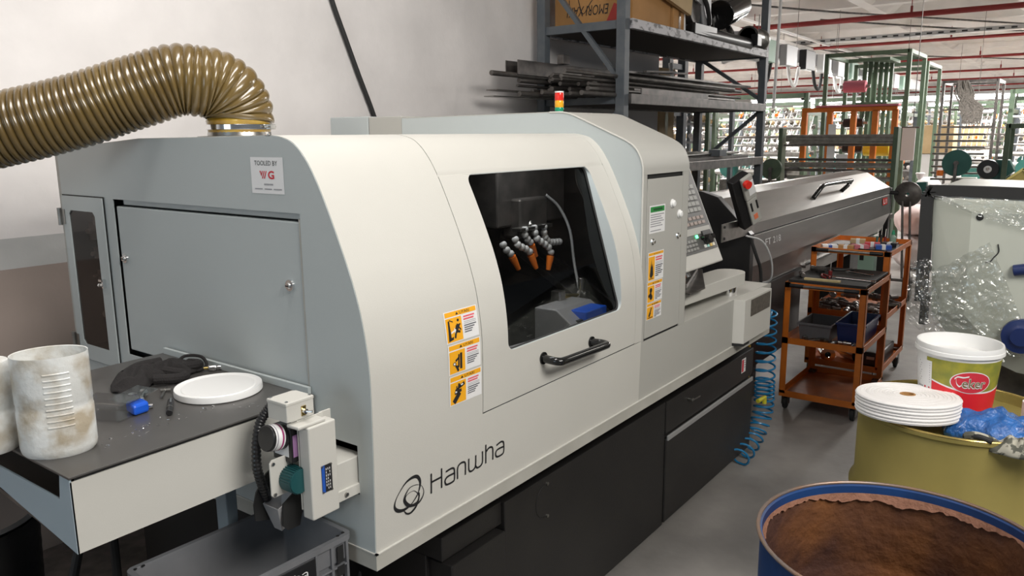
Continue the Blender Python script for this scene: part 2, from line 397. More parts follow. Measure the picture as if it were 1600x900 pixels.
# ================================================================ the lathe
LX0, LX1 = 1.20, 4.03
PROF = catmull([(p[0], p[1], 0) for p in [(1.300, .733), (1.2955, .92), (1.293, 1.06), (1.294, 1.19), (1.3095, 1.30), (1.334, 1.385), (1.362, 1.455),
        (1.391, 1.52), (1.426, 1.592), (1.455, 1.642), (1.48, 1.675), (1.507, 1.700), (1.536, 1.715), (1.58, 1.7235), (1.62, 1.7245)]], 6)
PROF = [(p.x, p.y) for p in PROF]
def py(z):
    for (a, za), (b, zb) in zip(PROF, PROF[1:]):
        if za <= z <= zb and zb > za: return a+(b-a)*(z-za)/(zb-za)
    return PROF[0][0] if z < PROF[0][1] else PROF[-1][0]
lathe = thing('cnc_lathe', 'large grey CNC lathe with curved front cover, dark window and black base', 'machine', (2.6, 2.0, 0))
def strip(xa, xb, pts, name, m='paint', off=0.0, parent=lathe, solid=0.003, **k):
    mb = MB().quadstrip([(xa, y+off, z) for y, z in pts], [(xb, y+off, z) for y, z in pts])
    return mb.build(name, m, parent, smooth=True, solid=solid, ang=50, **k)
DL, DR, DB = 1.6125, 2.502, 0.968
rows = [(y, z) for y, z in PROF]
strip(LX0, DL-.002, rows, 'front_cover')
low = [(1.300, .733), (py(.85), .85), (py(DB-.003), DB-.003)]
strip(DL-.002, 2.555, low, 'lower_front_panel')
strip(DR+.002, 2.557, [(py(DB), DB)]+[r for r in rows if r[1] > DB], 'front_cover')
# sliding door with its window opening
WX0, WX1, WZ0, WZ1, WR = 1.728, 2.393, 1.118, 1.613, 0.028
def hole(z):
    d = 0
    if z > WZ1-WR: d = WR-math.sqrt(max(0, WR*WR-(z-(WZ1-WR))**2))
    if z < WZ0+WR: d = WR-math.sqrt(max(0, WR*WR-((WZ0+WR)-z)**2))
    return WX0+d, WX1-d
zz = sorted(set([DB+.002, DB+.02] + [round(r[1], 5) for r in rows if r[1] > DB+.03] + [WZ0+WR*(1-math.cos(k*PI/12)) for k in range(7)] + [WZ1-WR*(1-math.cos(k*PI/12)) for k in range(7)]))
db = MB()
for za, zb in zip(zz, zz[1:]):
    ya, yb = py(za), py(zb)
    def q(x0, x1, x2, x3): db.add([(x0, ya, za), (x1, ya, za), (x2, yb, zb), (x3, yb, zb)], [(0, 1, 2, 3)])
    if za >= WZ0-1e-6 and zb <= WZ1+1e-6:
        (a0, a1), (b0, b1) = hole(za), hole(zb)
        q(DL, a0, b0, DL); q(a1, DR, DR, b1)
    else: q(DL, DR, DR, DL)
db.add([(DL, 1.58, 1.7235), (DR, 1.58, 1.7235), (DR, 1.62, 1.7245), (DL, 1.62, 1.7245)], [(0, 1, 2, 3)])
door = db.build('sliding_door', 'paint', lathe, smooth=True, solid=0.004, ang=50)
YG0, YG1 = py(WZ0)+.010, py(WZ1)+.012
def yg(z): return YG0+(YG1-YG0)*(z-WZ0)/(WZ1-WZ0)
loop = []
hz = [z for z in zz if WZ0-1e-6 <= z <= WZ1+1e-6]
loop = [(hole(z)[0], z) for z in hz] + [(hole(z)[1], z) for z in reversed(hz)]
A = [(x, py(z)-.001, z) for x, z in loop+loop[:1]]; B = [(x, yg(z), z) for x, z in loop+loop[:1]]
MB().quadstrip(A, B).build('window_reveal', 'pale', door, smooth=True, solid=.002)
# rubber seal runs along the glass edge
sl = [(x, yg(z)-.002, z) for x, z in loop]
MB().tube(sl, .0045, 8, closed=True).build('window_seal', 'rubber', door, smooth=True)
gl = MB(); gl.add([(WX0, yg(WZ0), WZ0), (WX1, yg(WZ0), WZ0), (WX1, yg(WZ1), WZ1), (WX0, yg(WZ1), WZ1)], [(0, 1, 2, 3)])
gl.build('window_glass', 'glass', door)
# handle of the door
hd = MB(); hy = py(1.05)
hp = catmull([(1.905, hy, 1.057), (1.898, hy-.035, 1.057), (1.905, hy-.06, 1.055), (1.93, hy-.066, 1.054), (2.05, hy-.066, 1.050), (2.165, hy-.066, 1.046), (2.19, hy-.06, 1.045), (2.197, hy-.035, 1.045), (2.19, hy, 1.045)], 6)
hd.tube(hp, .0125, 14).cyl((1.905, hy, 1.057), (1.905, hy-.006, 1.057), .019).cyl((2.19, hy, 1.045), (2.19, hy-.006, 1.045), .019)
hd.build('door_handle', 'blackgloss', door, smooth=True)
# dark strips behind the door seams; shade of the gaps put in colour
gp = MB()
for xa, xb in ((DL-.012, DL+.010), (DR-.010, DR+.012)):
    gp.quadstrip([(xa, y+.007, z) for y, z in rows if z > DB-.02], [(xb, y+.007, z) for y, z in rows if z > DB-.02])
gp.add([(DL-.01, 1.303, DB-.012), (DR+.01, 1.303, DB-.012), (DR+.01, 1.303, DB+.012), (DL-.01, 1.303, DB+.012)], [(0, 1, 2, 3)])
gp.build('dark_gap_backing', 'dark', lathe)
# top sheet
tp = MB(); tp.quadstrip([(LX0, 1.60, 1.7245), (LX0, 2.2, 1.720), (LX0, 2.7, 1.690)], [(2.556, 1.60, 1.7245), (2.556, 2.2, 1.720), (2.556, 2.7, 1.690)])
tp.build('top_cover', 'paint', lathe, solid=.003)
MB().box(LX0, 3.4, 2.70, 2.72, .733, 1.69).build('back_panel', 'paint_d', lathe)
# left end panel
outer = [(y, z) for y, z in PROF] + [(2.2, 1.7195), (2.7, 1.6895), (2.7, .733)]
rec = [(1.507, 1.06), (2.376, 1.06), (2.376, 1.543), (1.507, 1.543)]
cho = [(1.346, .874), (1.505, .874), (1.505, .999), (1.346, .999)]
lw = [(2.478, 1.05), (2.64, 1.05), (2.655, 1.065), (2.655, 1.49), (2.64, 1.503), (2.478, 1.503)]
ep = MB(); plate(ep, [outer, rec, cho, lw], lambda y, z: (LX0, y, z))
ep.build('end_panel', 'pale', lathe, solid=.003)
rb = MB()
rb.box(1.235, 1.24, 1.50, 2.39, 1.05, 1.56); rb.build('recess_liner', 'dark', lathe)
MB().box(1.206, 1.235, 1.50, 2.33, 1.5275, 1.55).build('drip_rail', 'pale', lathe, bevel=.003)
sd = MB().box(1.203, 1.226, 1.517, 2.368, 1.075, 1.522).build('service_door', 'pale', lathe, bevel=.004, seg=3)
MB().box(1.200, 1.222, 1.5085, 1.5165, 1.075, 1.53).build('edge_trim', 'skirt', sd, bevel=.002)
for yy, zz_ in ((2.341, 1.365), (1.563, 1.364)):
    k = MB().lathe([(0.0, .012), (.007, .012), (.0075, .006), (.014, .0055), (.015, 0)], n=24)
    k.xform(Matrix.Translation((1.203, yy, zz_)) @ Matrix.Rotation(-PI/2, 4, 'Y'))
    lk = k.build('cam_lock', 'chrome', sd, smooth=True, label='round chrome cam lock')
    MB().box(1.189, 1.1915, yy-.004, yy+.004, zz_-.0015, zz_+.0015).build('key_slot', 'black', lk)
# inspection door beside the corner
ib = MB(); fr = [(2.43, 1.005), (2.69, 1.005), (2.69, 1.543), (2.43, 1.543)]
plate(ib, [fr, [(2.482, 1.055), (2.635, 1.055), (2.65, 1.07), (2.65, 1.485), (2.635, 1.498), (2.495, 1.498), (2.482, 1.485)]], lambda y, z: (1.193, y, z))
idr = ib.build('inspection_door', 'pale', lathe, solid=.004)
MB().box(1.1945, 1.199, 2.426, 2.694, 1.001, 1.546).build('dark_gap_backing', 'dark', idr)
# the dark backing is a frame; glass sits in it
for o_ in list(idr.children):
    if o_.name.startswith('dark_gap_backing'): bpy.data.objects.remove(o_)
gk = MB(); plate(gk, [[(2.426, 1.001), (2.694, 1.001), (2.694, 1.547), (2.426, 1.547)], lw], lambda y, z: (1.1965, y, z)); gk.build('dark_gap_backing', 'dark', idr)
M['glassb'] = clear_mat('brown_acrylic', (0.50, 0.44, 0.41), 0.02, 0.05, fres=1.35)
MB().box(1.1945, 1.1955, 2.475, 2.66, 1.045, 1.505).build('door_pane', 'glassb', idr)
cv = MB(); M['cavb'] = mat('brown_cavity', (0.15, 0.125, 0.115), 0.7)
cv.add([(1.205, 2.47, 1.04), (1.205, 2.67, 1.04), (1.205, 2.67, 1.51), (1.205, 2.47, 1.51), (1.30, 2.47, 1.04), (1.30, 2.67, 1.04), (1.30, 2.67, 1.51), (1.30, 2.47, 1.51)],
       [(4, 5, 6, 7), (0, 1, 5, 4), (1, 2, 6, 5), (2, 3, 7, 6), (3, 0, 4, 7)])
cv.build('valve_cavity', 'cavb', lathe)
for (yy, z0, z1, r) in ((2.60, 1.40, 1.46, .014), (2.56, 1.41, 1.48, .018), (2.54, 1.33, 1.38, .017), (2.585, 1.34, 1.375, .013), (2.59, 1.27, 1.30, .007), (2.545, 1.12, 1.21, .018), (2.53, 1.07, 1.10, .008)):
    MB().cyl((1.24, yy, z0), (1.24, yy, z1), r, 14).cyl((1.24, yy, (z0+z1)/2), (1.215, yy-.01, (z0+z1)/2), r*.6, 10).build('pneumatic_fitting', 'white', lathe, smooth=True)
for zc in (1.475, 1.06):
    hb = MB().cyl((1.186, 2.702, zc-.028), (1.186, 2.702, zc+.028), .007, 12)
    hb.box(1.188, 1.193, 2.675, 2.700, zc-.024, zc+.024)
    hb.build('hinge', 'steel', idr, smooth=True)
lt = MB().box(1.180, 1.191, 2.455, 2.462, 1.262, 1.29).box(1.178, 1.191, 2.460, 2.478, 1.283, 1.29)
lt.lathe([(0, 0), (.008, 0), (.010, .004), (.007, .010), (0, .012)], (1.18, 2.468, 1.268), n=16)
lt.build('latch', 'chrome', idr, smooth=True)
# decal of the tooling supplier
d = Decal(lambda u, v, l: (LX0-.0022-l, u, v), lathe)
U0, U1 = 1.683, 1.557
st = d.rect(U0, U1, 1.586, 1.674, 'lab', 0, 'tooling_sticker', label='white square sticker headed TOOLED BY')
def su(t): return U0+(U1-U0)*t
d.text('TOOLED BY', su(.13), su(.83), 1.6545, 1.6655, 'inkb', .0005, parent=st)
d.polys([[(su(.27), 1.641), (su(.32), 1.641), (su(.31), 1.633), (su(.36), 1.641), (su(.385), 1.641), (su(.33), 1.6275)],
         [(su(.34), 1.6225), (su(.41), 1.641), (su(.44), 1.641), (su(.37), 1.6225)], [(su(.40), 1.6225), (su(.47), 1.641), (su(.50), 1.641), (su(.43), 1.6225)]], 'inkr', .0005, 'emblem', st)
d.text('G', su(.53), su(.72), 1.6225, 1.6415, 'inkr', .0005, parent=st, bold=.03)
d.rects([(su(.40+.035*k), su(.425+.035*k), 1.6065, 1.6105) for k in range(8)], 'labt', .0005, 'small_print', st)
d.rects([(su(a), su(b), 1.596, 1.5985) for a, b in ((.10, .34), (.40, .63), (.68, .93))], 'labt', .0005, 'small_print', st)
# skirt
sk = MB()
sk.add([(LX0-.002, 1.297, .733), (LX1, 1.297, .733), (LX1, 1.297, .690), (LX0-.002, 1.297, .690),
        (LX0-.002, 2.70, .733), (LX0-.002, 2.70, .690), (LX1, 2.7, .733), (LX1, 2.7, .69)],
       [(0, 1, 2, 3), (4, 0, 3, 5), (1, 6, 7, 2)])
sk.build('skirt', 'skirt', lathe, solid=.004)
MB().box(LX0-.0045, LX1, 1.2925, 1.300, .7315, .7345).build('skirt_bead', 'paint', lathe)
MB().box(LX0-.0045, LX0+.002, 1.2925, 2.70, .7315, .7345).build('skirt_bead', 'paint', lathe)
MB().box(LX0+.01, LX1-.01, 1.31, 2.69, .680, .70).build('bed_plate', 'dark', lathe)

# taller hood with control cabinet
HP = catmull([(a, b, 0) for a, b in [(1.300, 1.578), (1.3025, 1.612), (1.316, 1.650), (1.340, 1.680), (1.372, 1.700)]], 5)
HP = [(p.x, p.y) for p in HP]
HP2 = catmull([(a, b, 0) for a, b in [(1.45, 1.7335), (1.58, 1.788), (1.61, 1.799), (1.645, 1.8045), (1.70, 1.806)]], 4)
HP = HP + [(p.x, p.y) for p in HP2] + [(2.48, 1.800)]
strip(2.555, 2.952, HP, 'hood_cover', m='paint_d')
crescent = [(py(1.16)+.002, 1.16), (1.300, 1.16)] + HP + [(2.48, 1.72)] + [(y, z) for y, z in reversed(PROF) if z > 1.16]
cr = MB(); plate(cr, [crescent], lambda y, z: (2.5565, y, z)); cr.build('hood_side_panel', 'pale', lathe, solid=.002)
MB().tube([(2.5555, y+.0005, z) for y, z in [(1.3005, 1.16)]+HP[:-1]], .0032, 6).build('hood_edge_bead', 'paint', lathe, smooth=True)
rs = MB(); plate(rs, [[(1.300, .958)] + HP + [(2.48, .958)]], lambda y, z: (2.952, y, z)); rs.build('hood_end_panel', 'paint_d', lathe, solid=.002)
MB().box(2.557, 2.90, 2.483, 2.69, 1.0, 1.808).build('electrical_cabinet', 'paint_d', lathe, bevel=.003)
MB().box(2.557, 2.90, 2.695, 2.95, 1.0, 1.811).build('electrical_cabinet', 'pale', lathe, bevel=.003)
cf = MB().box(2.5555, 2.5885, 1.300, 1.304, .957, 1.579).box(2.897, 2.952, 1.300, 1.304, .957, 1.579)
cf.box(2.5555, 3.507, 1.300, 1.304, .733, .9565)
cf.build('cabinet_front', 'paint_d', lathe)
MB().box(2.58, 2.905, 1.308, 1.312, .95, 1.58).build('dark_gap_backing', 'dark', lathe)  # dark sheet behind the cabinet door, gap shade put in its colour
cd = MB().box(2.5915, 2.894, 1.2985, 1.306, .966, 1.561).build('cabinet_door', 'paint_d', lathe, bevel=.0015)
for (xx, z_) in ((2.80, 1.459), (2.865, 1.414)):
    k = MB().lathe([(0, .014), (.009, .0135), (.013, .010), (.0135, .004), (.017, .003), (.017, 0)], n=24)
    k.xform(Matrix.Translation((xx, 1.2985, z_)) @ Matrix.Rotation(PI/2, 4, 'X')); k.build('push_button', 'white', cd, smooth=True, label='white round push button')
for (xx, z_) in ((2.638, 1.329), (2.857, 1.329)):
    k = MB().lathe([(0, .012), (.006, .012), (.007, .005), (.012, .004), (.013, 0)], n=24)
    k.xform(Matrix.Translation((xx, 1.2985, z_)) @ Matrix.Rotation(PI/2, 4, 'X')); k.build('cam_lock', 'chrome', cd, smooth=True)

# ---- lettering and stickers on the front
fd = Decal(lambda u, v, l: (u, py(v)-.0026-l, v), lathe)
logo = thing('logo', '', '', (0, 0, 0)); bpy.data.objects.remove(logo)
def wvar(a, b, ph): return lambda t: a+b*(0.5+0.5*math.cos(2*PI*(t-ph)))
r1 = [[1.3406, 0.8826], [1.3041, 0.8793], [1.2711, 0.8512], [1.2638, 0.8288], [1.2805, 0.8129], [1.3114, 0.8107], [1.3424, 0.8286], [1.3554, 0.8598]]
r2 = [[1.3474, 0.8579], [1.3166, 0.8603], [1.2966, 0.8382], [1.3053, 0.819], [1.3229, 0.8098], [1.3494, 0.8083], [1.3667, 0.8248], [1.3635, 0.8451]]
r3 = [[1.3314, 0.8473], [1.3064, 0.8457], [1.3002, 0.8339], [1.311, 0.8181], [1.3261, 0.8105], [1.3437, 0.8136], [1.3483, 0.8292]]
r4 = [[1.3485, 0.8349], [1.3224, 0.8163], [1.2994, 0.8142], [1.2936, 0.8109], [1.3043, 0.7964], [1.3196, 0.793], [1.3374, 0.8016], [1.3478, 0.8177]]
lg = fd.strokes([r1], lambda t: .0026+.0066*(.5+.5*math.cos(4*PI*(t-.0)+.3)), 'inkb', 0, 'maker_emblem', closed=True, smooth=6)
fd.strokes([r2], wvar(.0010, .0062, .45), 'inkb', .0003, 'emblem_ring', lg, True, 6)
fd.strokes([r3], wvar(.0012, .0052, .5), 'inkb', .0006, 'emblem_ring', lg, True, 6)
fd.strokes([r4], wvar(.0008, .0055, .72), 'inkb', .0009, 'emblem_ring', lg, True, 6)
WORD = [
 [[1.397, 0.869], [1.3965, 0.8138]], [[1.437, 0.869], [1.4368, 0.8139]], [[1.397, 0.845], [1.4368, 0.845]],
 [[1.4535, 0.8530], [1.475, 0.8545], [1.4857, 0.851], [1.4886, 0.8413], [1.4882, 0.8190], [1.4803, 0.8143], [1.4588, 0.8150], [1.4513, 0.8213], [1.4515, 0.8308], [1.4616, 0.8367], [1.4870, 0.8369]],
 [[1.5011, 0.8145], [1.5014, 0.8442], [1.5092, 0.8540], [1.5244, 0.8550], [1.5340, 0.8468], [1.5341, 0.8145]],
 [[1.5489, 0.8565], [1.5489, 0.8266], [1.5554, 0.8168], [1.5684, 0.8168], [1.5779, 0.8259], [1.5794, 0.8560]],
 [[1.5779, 0.8259], [1.5848, 0.8170], [1.599, 0.8168], [1.6087, 0.8259], [1.6088, 0.8576]],
 [[1.6239, 0.8720], [1.624, 0.8155]], [[1.6245, 0.8500], [1.6383, 0.8575], [1.6524, 0.8545], [1.6562, 0.8425], [1.6562, 0.8155]],
 [[1.6728, 0.8534], [1.693, 0.8570], [1.7045, 0.8535], [1.7080, 0.8430], [1.7075, 0.8225], [1.6990, 0.8165], [1.6774, 0.8170], [1.6699, 0.8240], [1.6711, 0.8345], [1.6822, 0.8392], [1.7065, 0.8385]]]
fd.strokes(WORD, .0056, 'inkb', 0, 'maker_lettering', smooth=5)

def warn_label(dc, u0, u1, v0, v1, kind, parent, hh=.016, split=.50):
    W = u1-u0; H = v1-v0; P = lambda a, b: (u0+a*W, v0+b*H)
    l = dc.rect(u0, u1, v0, v1, 'lab', .0, 'warning_label', label='amber and white warning label, ' + ['person struck by a moving door', 'person pressed by a slide', 'hand crushed between rollers', 'flame', 'hand caught in gears', 'hand under a press'][kind])
    f = .03; hb = 1-hh/H
    dc.rect(u0+f*W, u1-f*W, v0+(hb+.02)*H, v1-.025*H, 'laby', .0005, 'header', 2, l)
    dc.rect(u0+f*W, u0+split*W, v0+.03*H, v0+(hb-.02)*H, 'laby', .0005, 'pictogram_panel', 3, l)
    dc.polys([[P(.34, hb+.05), P(.42, hb+.05), P(.38, .94)]], 'inkb', .001, 'warning_triangle', l)
    dc.text('UYARI', u0+.46*W, u0+.76*W, v0+(hb+.05)*H, v0+.94*H, 'inkb', .001, parent=l)
    def Q(L): return [P(.05+a*(split-.09), .06+b*(hb-.12)) for a, b in L]
    limb = lambda a, b, w: [(a[0]-w*(b[1]-a[1]), a[1]+w*(b[0]-a[0])), (b[0]-w*(b[1]-a[1]), b[1]+w*(b[0]-a[0])), (b[0]+w*(b[1]-a[1]), b[1]-w*(b[0]-a[0])), (a[0]+w*(b[1]-a[1]), a[1]-w*(b[0]-a[0]))]
    circ = lambda x, y, r: [(x+r*math.cos(t*PI/6), y+r*.8*math.sin(t*PI/6)) for t in range(12)]
    G = {0: [[(.05, 0), (.40, .06), (.42, .20), (.25, .16), (.20, .95), (.10, .95)], [(.20, .95), (.45, .85), (.45, .9), (.20, 1)], limb((.60, .38), (.82, .70), .30), circ(.82, .90, .08), limb((.62, .64), (.98, .70), .10), limb((.62, .42), (.52, .10), .18), limb((.62, .42), (.92, .34), .18), limb((.8, .62), (.98, .42), .14)],
         1: [limb((.78, .10), (.80, .90), .10), limb((.60, .20), (.64, .85), .08), circ(.30, .42, .12), limb((.38, .55), (.64, .70), .18), limb((.35, .30), (.62, .22), .18), limb((.42, .30), (.58, .02), .2)],
         2: [limb((.18, .04), (.62, .48), .22), limb((.5, .42), (.58, .95), .12), limb((.42, .5), (.40, .85), .10), limb((.25, .50), (.75, .58), .16), limb((.55, .75), (.98, .88), .2), limb((.3, .62), (.7, .8), .12)],
         3: [[(.2, .18), (.5, .95), (.55, .55), (.72, .75), (.85, .2), (.6, .08), (.35, .08)], [(.1, .02), (.9, .02), (.9, .05), (.1, .05)]],
         4: [circ(.5, .75, .22), circ(.55, .28, .24), limb((.1, .35), (.6, .55), .2)],
         5: [limb((.3, .2), (.55, .55), .28), limb((.5, .5), (.72, .95), .16), [(.1, .05), (.95, .05), (.95, .12), (.1, .12)]]}[kind]
    dc.polys([Q(g) for g in G], 'inkb', .001, 'pictogram', l)
    if kind == 0: dc.polys([Q([(.25, .42), (.5, .50), (.48, .60), (.62, .48), (.52, .32), (.5, .42), (.25, .34)])], 'lab', .0012, 'arrow', l)
    if kind == 1: dc.polys([Q([(.22, .38), (.34, .36), (.36, .46), (.24, .48)])], 'lab', .0012, 'arrow', l)
    if kind == 2: dc.polys([Q([(.72, .80), (.88, .83), (.86, .90), (.70, .87)]), Q([(.3, .50), (.42, .52), (.40, .60), (.28, .58)])], 'lab', .0012, 'arrow', l)
    tl = split+.06; R_ = []; B_ = []; G_ = []
    for k in range(2): R_.append((u0+tl*W, u0+(.90-.03*k)*W, v0+(hb-.10-.085*k)*H, v0+(hb-.05-.085*k)*H))
    for k in range(2): G_.append((u0+tl*W, u0+.93*W, v0+(hb-.25-.05*k)*H, v0+(hb-.235-.05*k)*H))
    nb = 4 if kind < 3 else 6
    for k in range(nb): B_.append((u0+tl*W, u0+(.93-.06*((k*7) % 3)-(.15 if k == nb-1 else 0))*W, v0+(hb-.38-.07*k)*H, v0+(hb-.345-.07*k)*H))
    M.setdefault('labr', mat('label_red_text', (0.75, 0.12, 0.15), .6)); M.setdefault('labk', mat('label_dark_text', (0.10, 0.10, 0.12), .6))
    dc.rects(R_, 'labr', .001, 'red_print', l); dc.rects(G_, 'labt', .001, 'small_print', l); dc.rects(B_, 'labk', .001, 'small_print', l)
warn_label(fd, 1.467, 1.600, 1.195, 1.277, 0, lathe)
warn_label(fd, 1.470, 1.602, 1.111, 1.190, 1, lathe)
warn_label(fd, 1.471, 1.604, 1.027, 1.106, 2, lathe)
cdd = Decal(lambda u, v, l: (u, 1.2978-l, v), cd)
warn_label(cdd, 2.606, 2.737, 1.181, 1.290, 3, cd, .015, .42)
warn_label(cdd, 2.604, 2.732, 1.099, 1.179, 4, cd, .015, .46)
warn_label(cdd, 2.602, 2.728, 1.034, 1.097, 5, cd, .013, .46)
gl_ = cdd.rect(2.609, 2.739, 1.360, 1.463, 'lab', 0, 'instruction_label', label='white instruction label with green heading')
cdd.rects([(2.616, 2.732, 1.438, 1.458)], 'labg', .0005, 'header', gl_)
cdd.rects([(2.640+.011*k, 2.647+.011*k, 1.444, 1.452) for k in range(7)], 'inkb', .001, 'small_print', gl_)
cdd.rects([(2.618, 2.730-.012*((k*5) % 3), 1.4265-.0085*k, 1.4300-.0085*k) for k in range(8) if k != 6], 'labt', .0005, 'small_print', gl_)

# ---- right end: deck, chip guard box, grille
dk = MB().box(2.952, LX1-.02, 1.304, 2.70, .945, .957)
dk.build('deck', 'paint', lathe)
MB().box(LX1-.022, LX1-.018, 1.304, 2.70, .733, .957).build('end_plate', 'paint_d', lathe)
gb = MB().prism([(3.507, 1.304), (3.522, 1.250), (3.892, 1.250), (3.892, 1.304)], 'z', .748, .956)
gbo = gb.build('guard_box', 'paint', lathe, bevel=.0015)
MB().box(3.600, 3.868, 1.2475, 1.2505, .866, .947).build('mesh_grille', mat('bronze_mesh', (.16, .14, .115), .5, .4, col2=(.10, .09, .075), nscale=60), gbo, bevel=.001)
MB().prism([(3.507, 1.297), (3.60, 1.297), (3.60, 1.25), (3.522, 1.25)], 'z', .735, .7478).build('dark_underside', 'dark', gbo)  # dark piece below the left end of the box
MB().box(3.892, LX1, 1.300, 1.304, .735, .957).build('guard_box', 'paint_d', lathe)
MB().box(3.00, 3.50, 1.75, 2.65, .957, 1.20).box(3.1, 3.4, 1.6, 1.75, .957, 1.05).build('spindle_housing', 'darksteel', lathe, bevel=.01)
for (a, b, c_) in ((3.66, 1.55, .02), (3.76, 1.62, .025)): MB().cyl((a, b, .957), (a, b, .957+c_), .016, 16).build('bolt', 'steel', lathe, smooth=True)

# ---- control panel on its arm
cp = thing('control_panel', 'tilted grey keypad panel with green light beside the lathe cabinet', 'control panel', (3.25, 1.45, 1.17))
pb, pt = Vector((0, 1.345, 1.168)), Vector((0, 1.530, 1.596))
un = (pt-pb).normalized(); nrm = Vector((0, -un.z, un.y))     # faces the operator
def cpt(x, t, d=0): p = pb + un*t - (-nrm)*d; return (x, p.y, p.z)
HLEN = (pt-pb).length
def cbox(x0, x1, t0, t1, d0, d1, mb=None):
    mb = mb or MB(); v = [cpt(x, t, d) for x in (x0, x1) for t in (t0, t1) for d in (d0, d1)]
    return mb.add(v, [(0, 1, 3, 2), (4, 6, 7, 5), (0, 4, 5, 1), (2, 3, 7, 6), (0, 2, 6, 4), (1, 5, 7, 3)])
hs = cbox(2.99, 3.452, -.02, HLEN, -.07, 0).build('housing', 'paint', cp, bevel=.006)
cbox(3.00, 3.437, .045, HLEN-.028, 0, .002).build('keypad_sheet', 'hmi', hs)
kb = MB()
for r in range(5):
    for c in range(9): cbox(3.02+.043*c, 3.054+.043*c, .335-.027*r, .353-.027*r, .002, .006, kb)
kb.build('key_block', 'keys', hs)
kb = MB()
for r in range(2):
    for c in range(9): cbox(3.02+.043*c, 3.050+.043*c, .192-.024*r, .206-.024*r, .002, .005, kb)
kb.build('key_block', mat('brown_grey_keys', (.33, .26, .23), .5), hs)
cbox(3.02, 3.425, .125, .155, .002, .004).build('palm_ledge', 'paint_d', hs)
kb = MB()
for r in range(3):
    for c in range(7): cbox(3.02+.032*c, 3.044+.032*c, .095-.018*r, .106-.018*r, .002, .005, kb)
kb.build('key_block', 'keys', hs)
for k, cc in enumerate(((.75, .75, .72), (.35, .7, .65), (.85, .55, .1), (.8, .75, .6))):
    cbox(3.30+.03*k, 3.32+.03*k, .058, .072, .002, .006).build('function_key', mat('function_key_colour', cc, .5), hs)
cbox(3.245, 3.262, .108, .122, .002, .007).build('indicator_light', 'ledg', hs)
def knob(x, t, r, h, nm='rotary_knob', m='blackgloss'):
    a = Vector(cpt(x, t, .002)); b = Vector(cpt(x, t, h)); MB().cyl(a, b, r, 24, r*.86).build(nm, m, hs, smooth=True, bevel=.001)
knob(3.335, .092, .024, .03); knob(3.40, .10, .014, .02); knob(3.30, .104, .010, .02)
cbox(3.31, 3.41, .075, .135, .002, .010).build('override_plate', 'black', hs, bevel=.004)
MB().cyl((3.20, 1.40, 1.10), (3.20, 1.44, 1.19), .016, 14).build('neck_pipe', 'chrome', cp, smooth=True)
MB().box(3.12, 3.17, 1.40, 1.45, 1.06, 1.16).build('cable_gland', 'orange', cp, bevel=.004)
# folded bracket plate under the panel
MB().prism([(3.0, 1.30), (3.16, 1.30), (3.60, 1.50), (3.55, 1.56), (3.0, 1.56)], 'z', 1.066, 1.072).build('bracket_plate', 'darksteel', cp, bevel=.001)
MB().bar((3.08, 1.36, 1.083), (3.52, 1.50, 1.083), .02, .018).build('bracket_rail', 'steel', cp, bevel=.002)
# arm: slab with a rounded end standing on a steel post
ap = [(3.0, 1.34)] + [(3.655+.075*math.cos(a), 1.385+.075*math.sin(a)) for a in [(-90+18*k)*PI/180 for k in range(11)]] + [(3.0, 1.50)]
ap[0] = (3.0, 1.345)
MB().prism(ap, 'z', 1.005, 1.064).build('swing_arm', 'paint', cp, bevel=.002)
MB().cyl((3.61, 1.365, .957), (3.61, 1.365, 1.005), .036, 28).build('pivot_post', 'chrome', cp, smooth=True)

# ---- inside the window
cvt = MB(); X0c, X1c, Y1c, Z0c, Z1c = 1.655, 2.93, 2.25, .985, 1.70
cvt.add([(X0c, 1.33, Z0c), (X0c, Y1c, Z0c+.12), (X0c, Y1c, Z1c), (X0c, 1.52, Z1c), (X1c, 1.33, Z0c), (X1c, Y1c, Z0c+.12), (X1c, Y1c, Z1c), (X1c, 1.52, Z1c)],
        [(0, 1, 5, 4), (1, 2, 6, 5), (0, 3, 2, 1), (4, 5, 6, 7), (3, 7, 6, 2)])
cvt.build('cutting_chamber', 'cavity', lathe)
def hose(P, nozzle=True, r=.0135):
    L = [Vector(p) for p in P]; root = None
    pts = catmull(L, 10); acc = 0; last = pts[0]; out = [pts[0]]
    for p in pts[1:]:
        if (p-out[-1]).length > .019: out.append(p)
    mb = MB()
    for k, p in enumerate(out[:-1]):
        d = (out[k+1]-p).normalized()
        mb.tube([p-d*.010, p-d*.006, p, p+d*.006, p+d*.0095], [r*.62, r*.92, r, r*.86, r*.55], 12)
    h = mb.build('coolant_hose', 'locline', lathe, smooth=True, label='jointed grey coolant hose')
    if nozzle:
        d = (out[-1]-out[-2]).normalized()
        MB().tube([out[-1]-d*.008, out[-1]+d*.004, out[-1]+d*.045], [.0135, .013, .008], 14).build('nozzle', 'orangep', h, smooth=True)
hose([(2.247, 1.6, 1.395), (2.25, 1.6, 1.37), (2.285, 1.60, 1.34), (2.295, 1.60, 1.312)])
hose([(2.306, 1.6, 1.395), (2.305, 1.59, 1.36), (2.34, 1.58, 1.335), (2.365, 1.57, 1.31), (2.362, 1.57, 1.282)])
hose([(2.368, 1.6, 1.392), (2.37, 1.6, 1.36), (2.40, 1.6, 1.335), (2.45, 1.6, 1.328), (2.50, 1.6, 1.325)], False)
hose([(2.19, 1.60, 1.365), (2.195, 1.59, 1.345), (2.235, 1.58, 1.325), (2.25, 1.575, 1.305), (2.248, 1.57, 1.28)])
hose([(2.12, 1.60, 1.355), (2.128, 1.59, 1.335), (2.146, 1.58, 1.315), (2.148, 1.58, 1.292)])
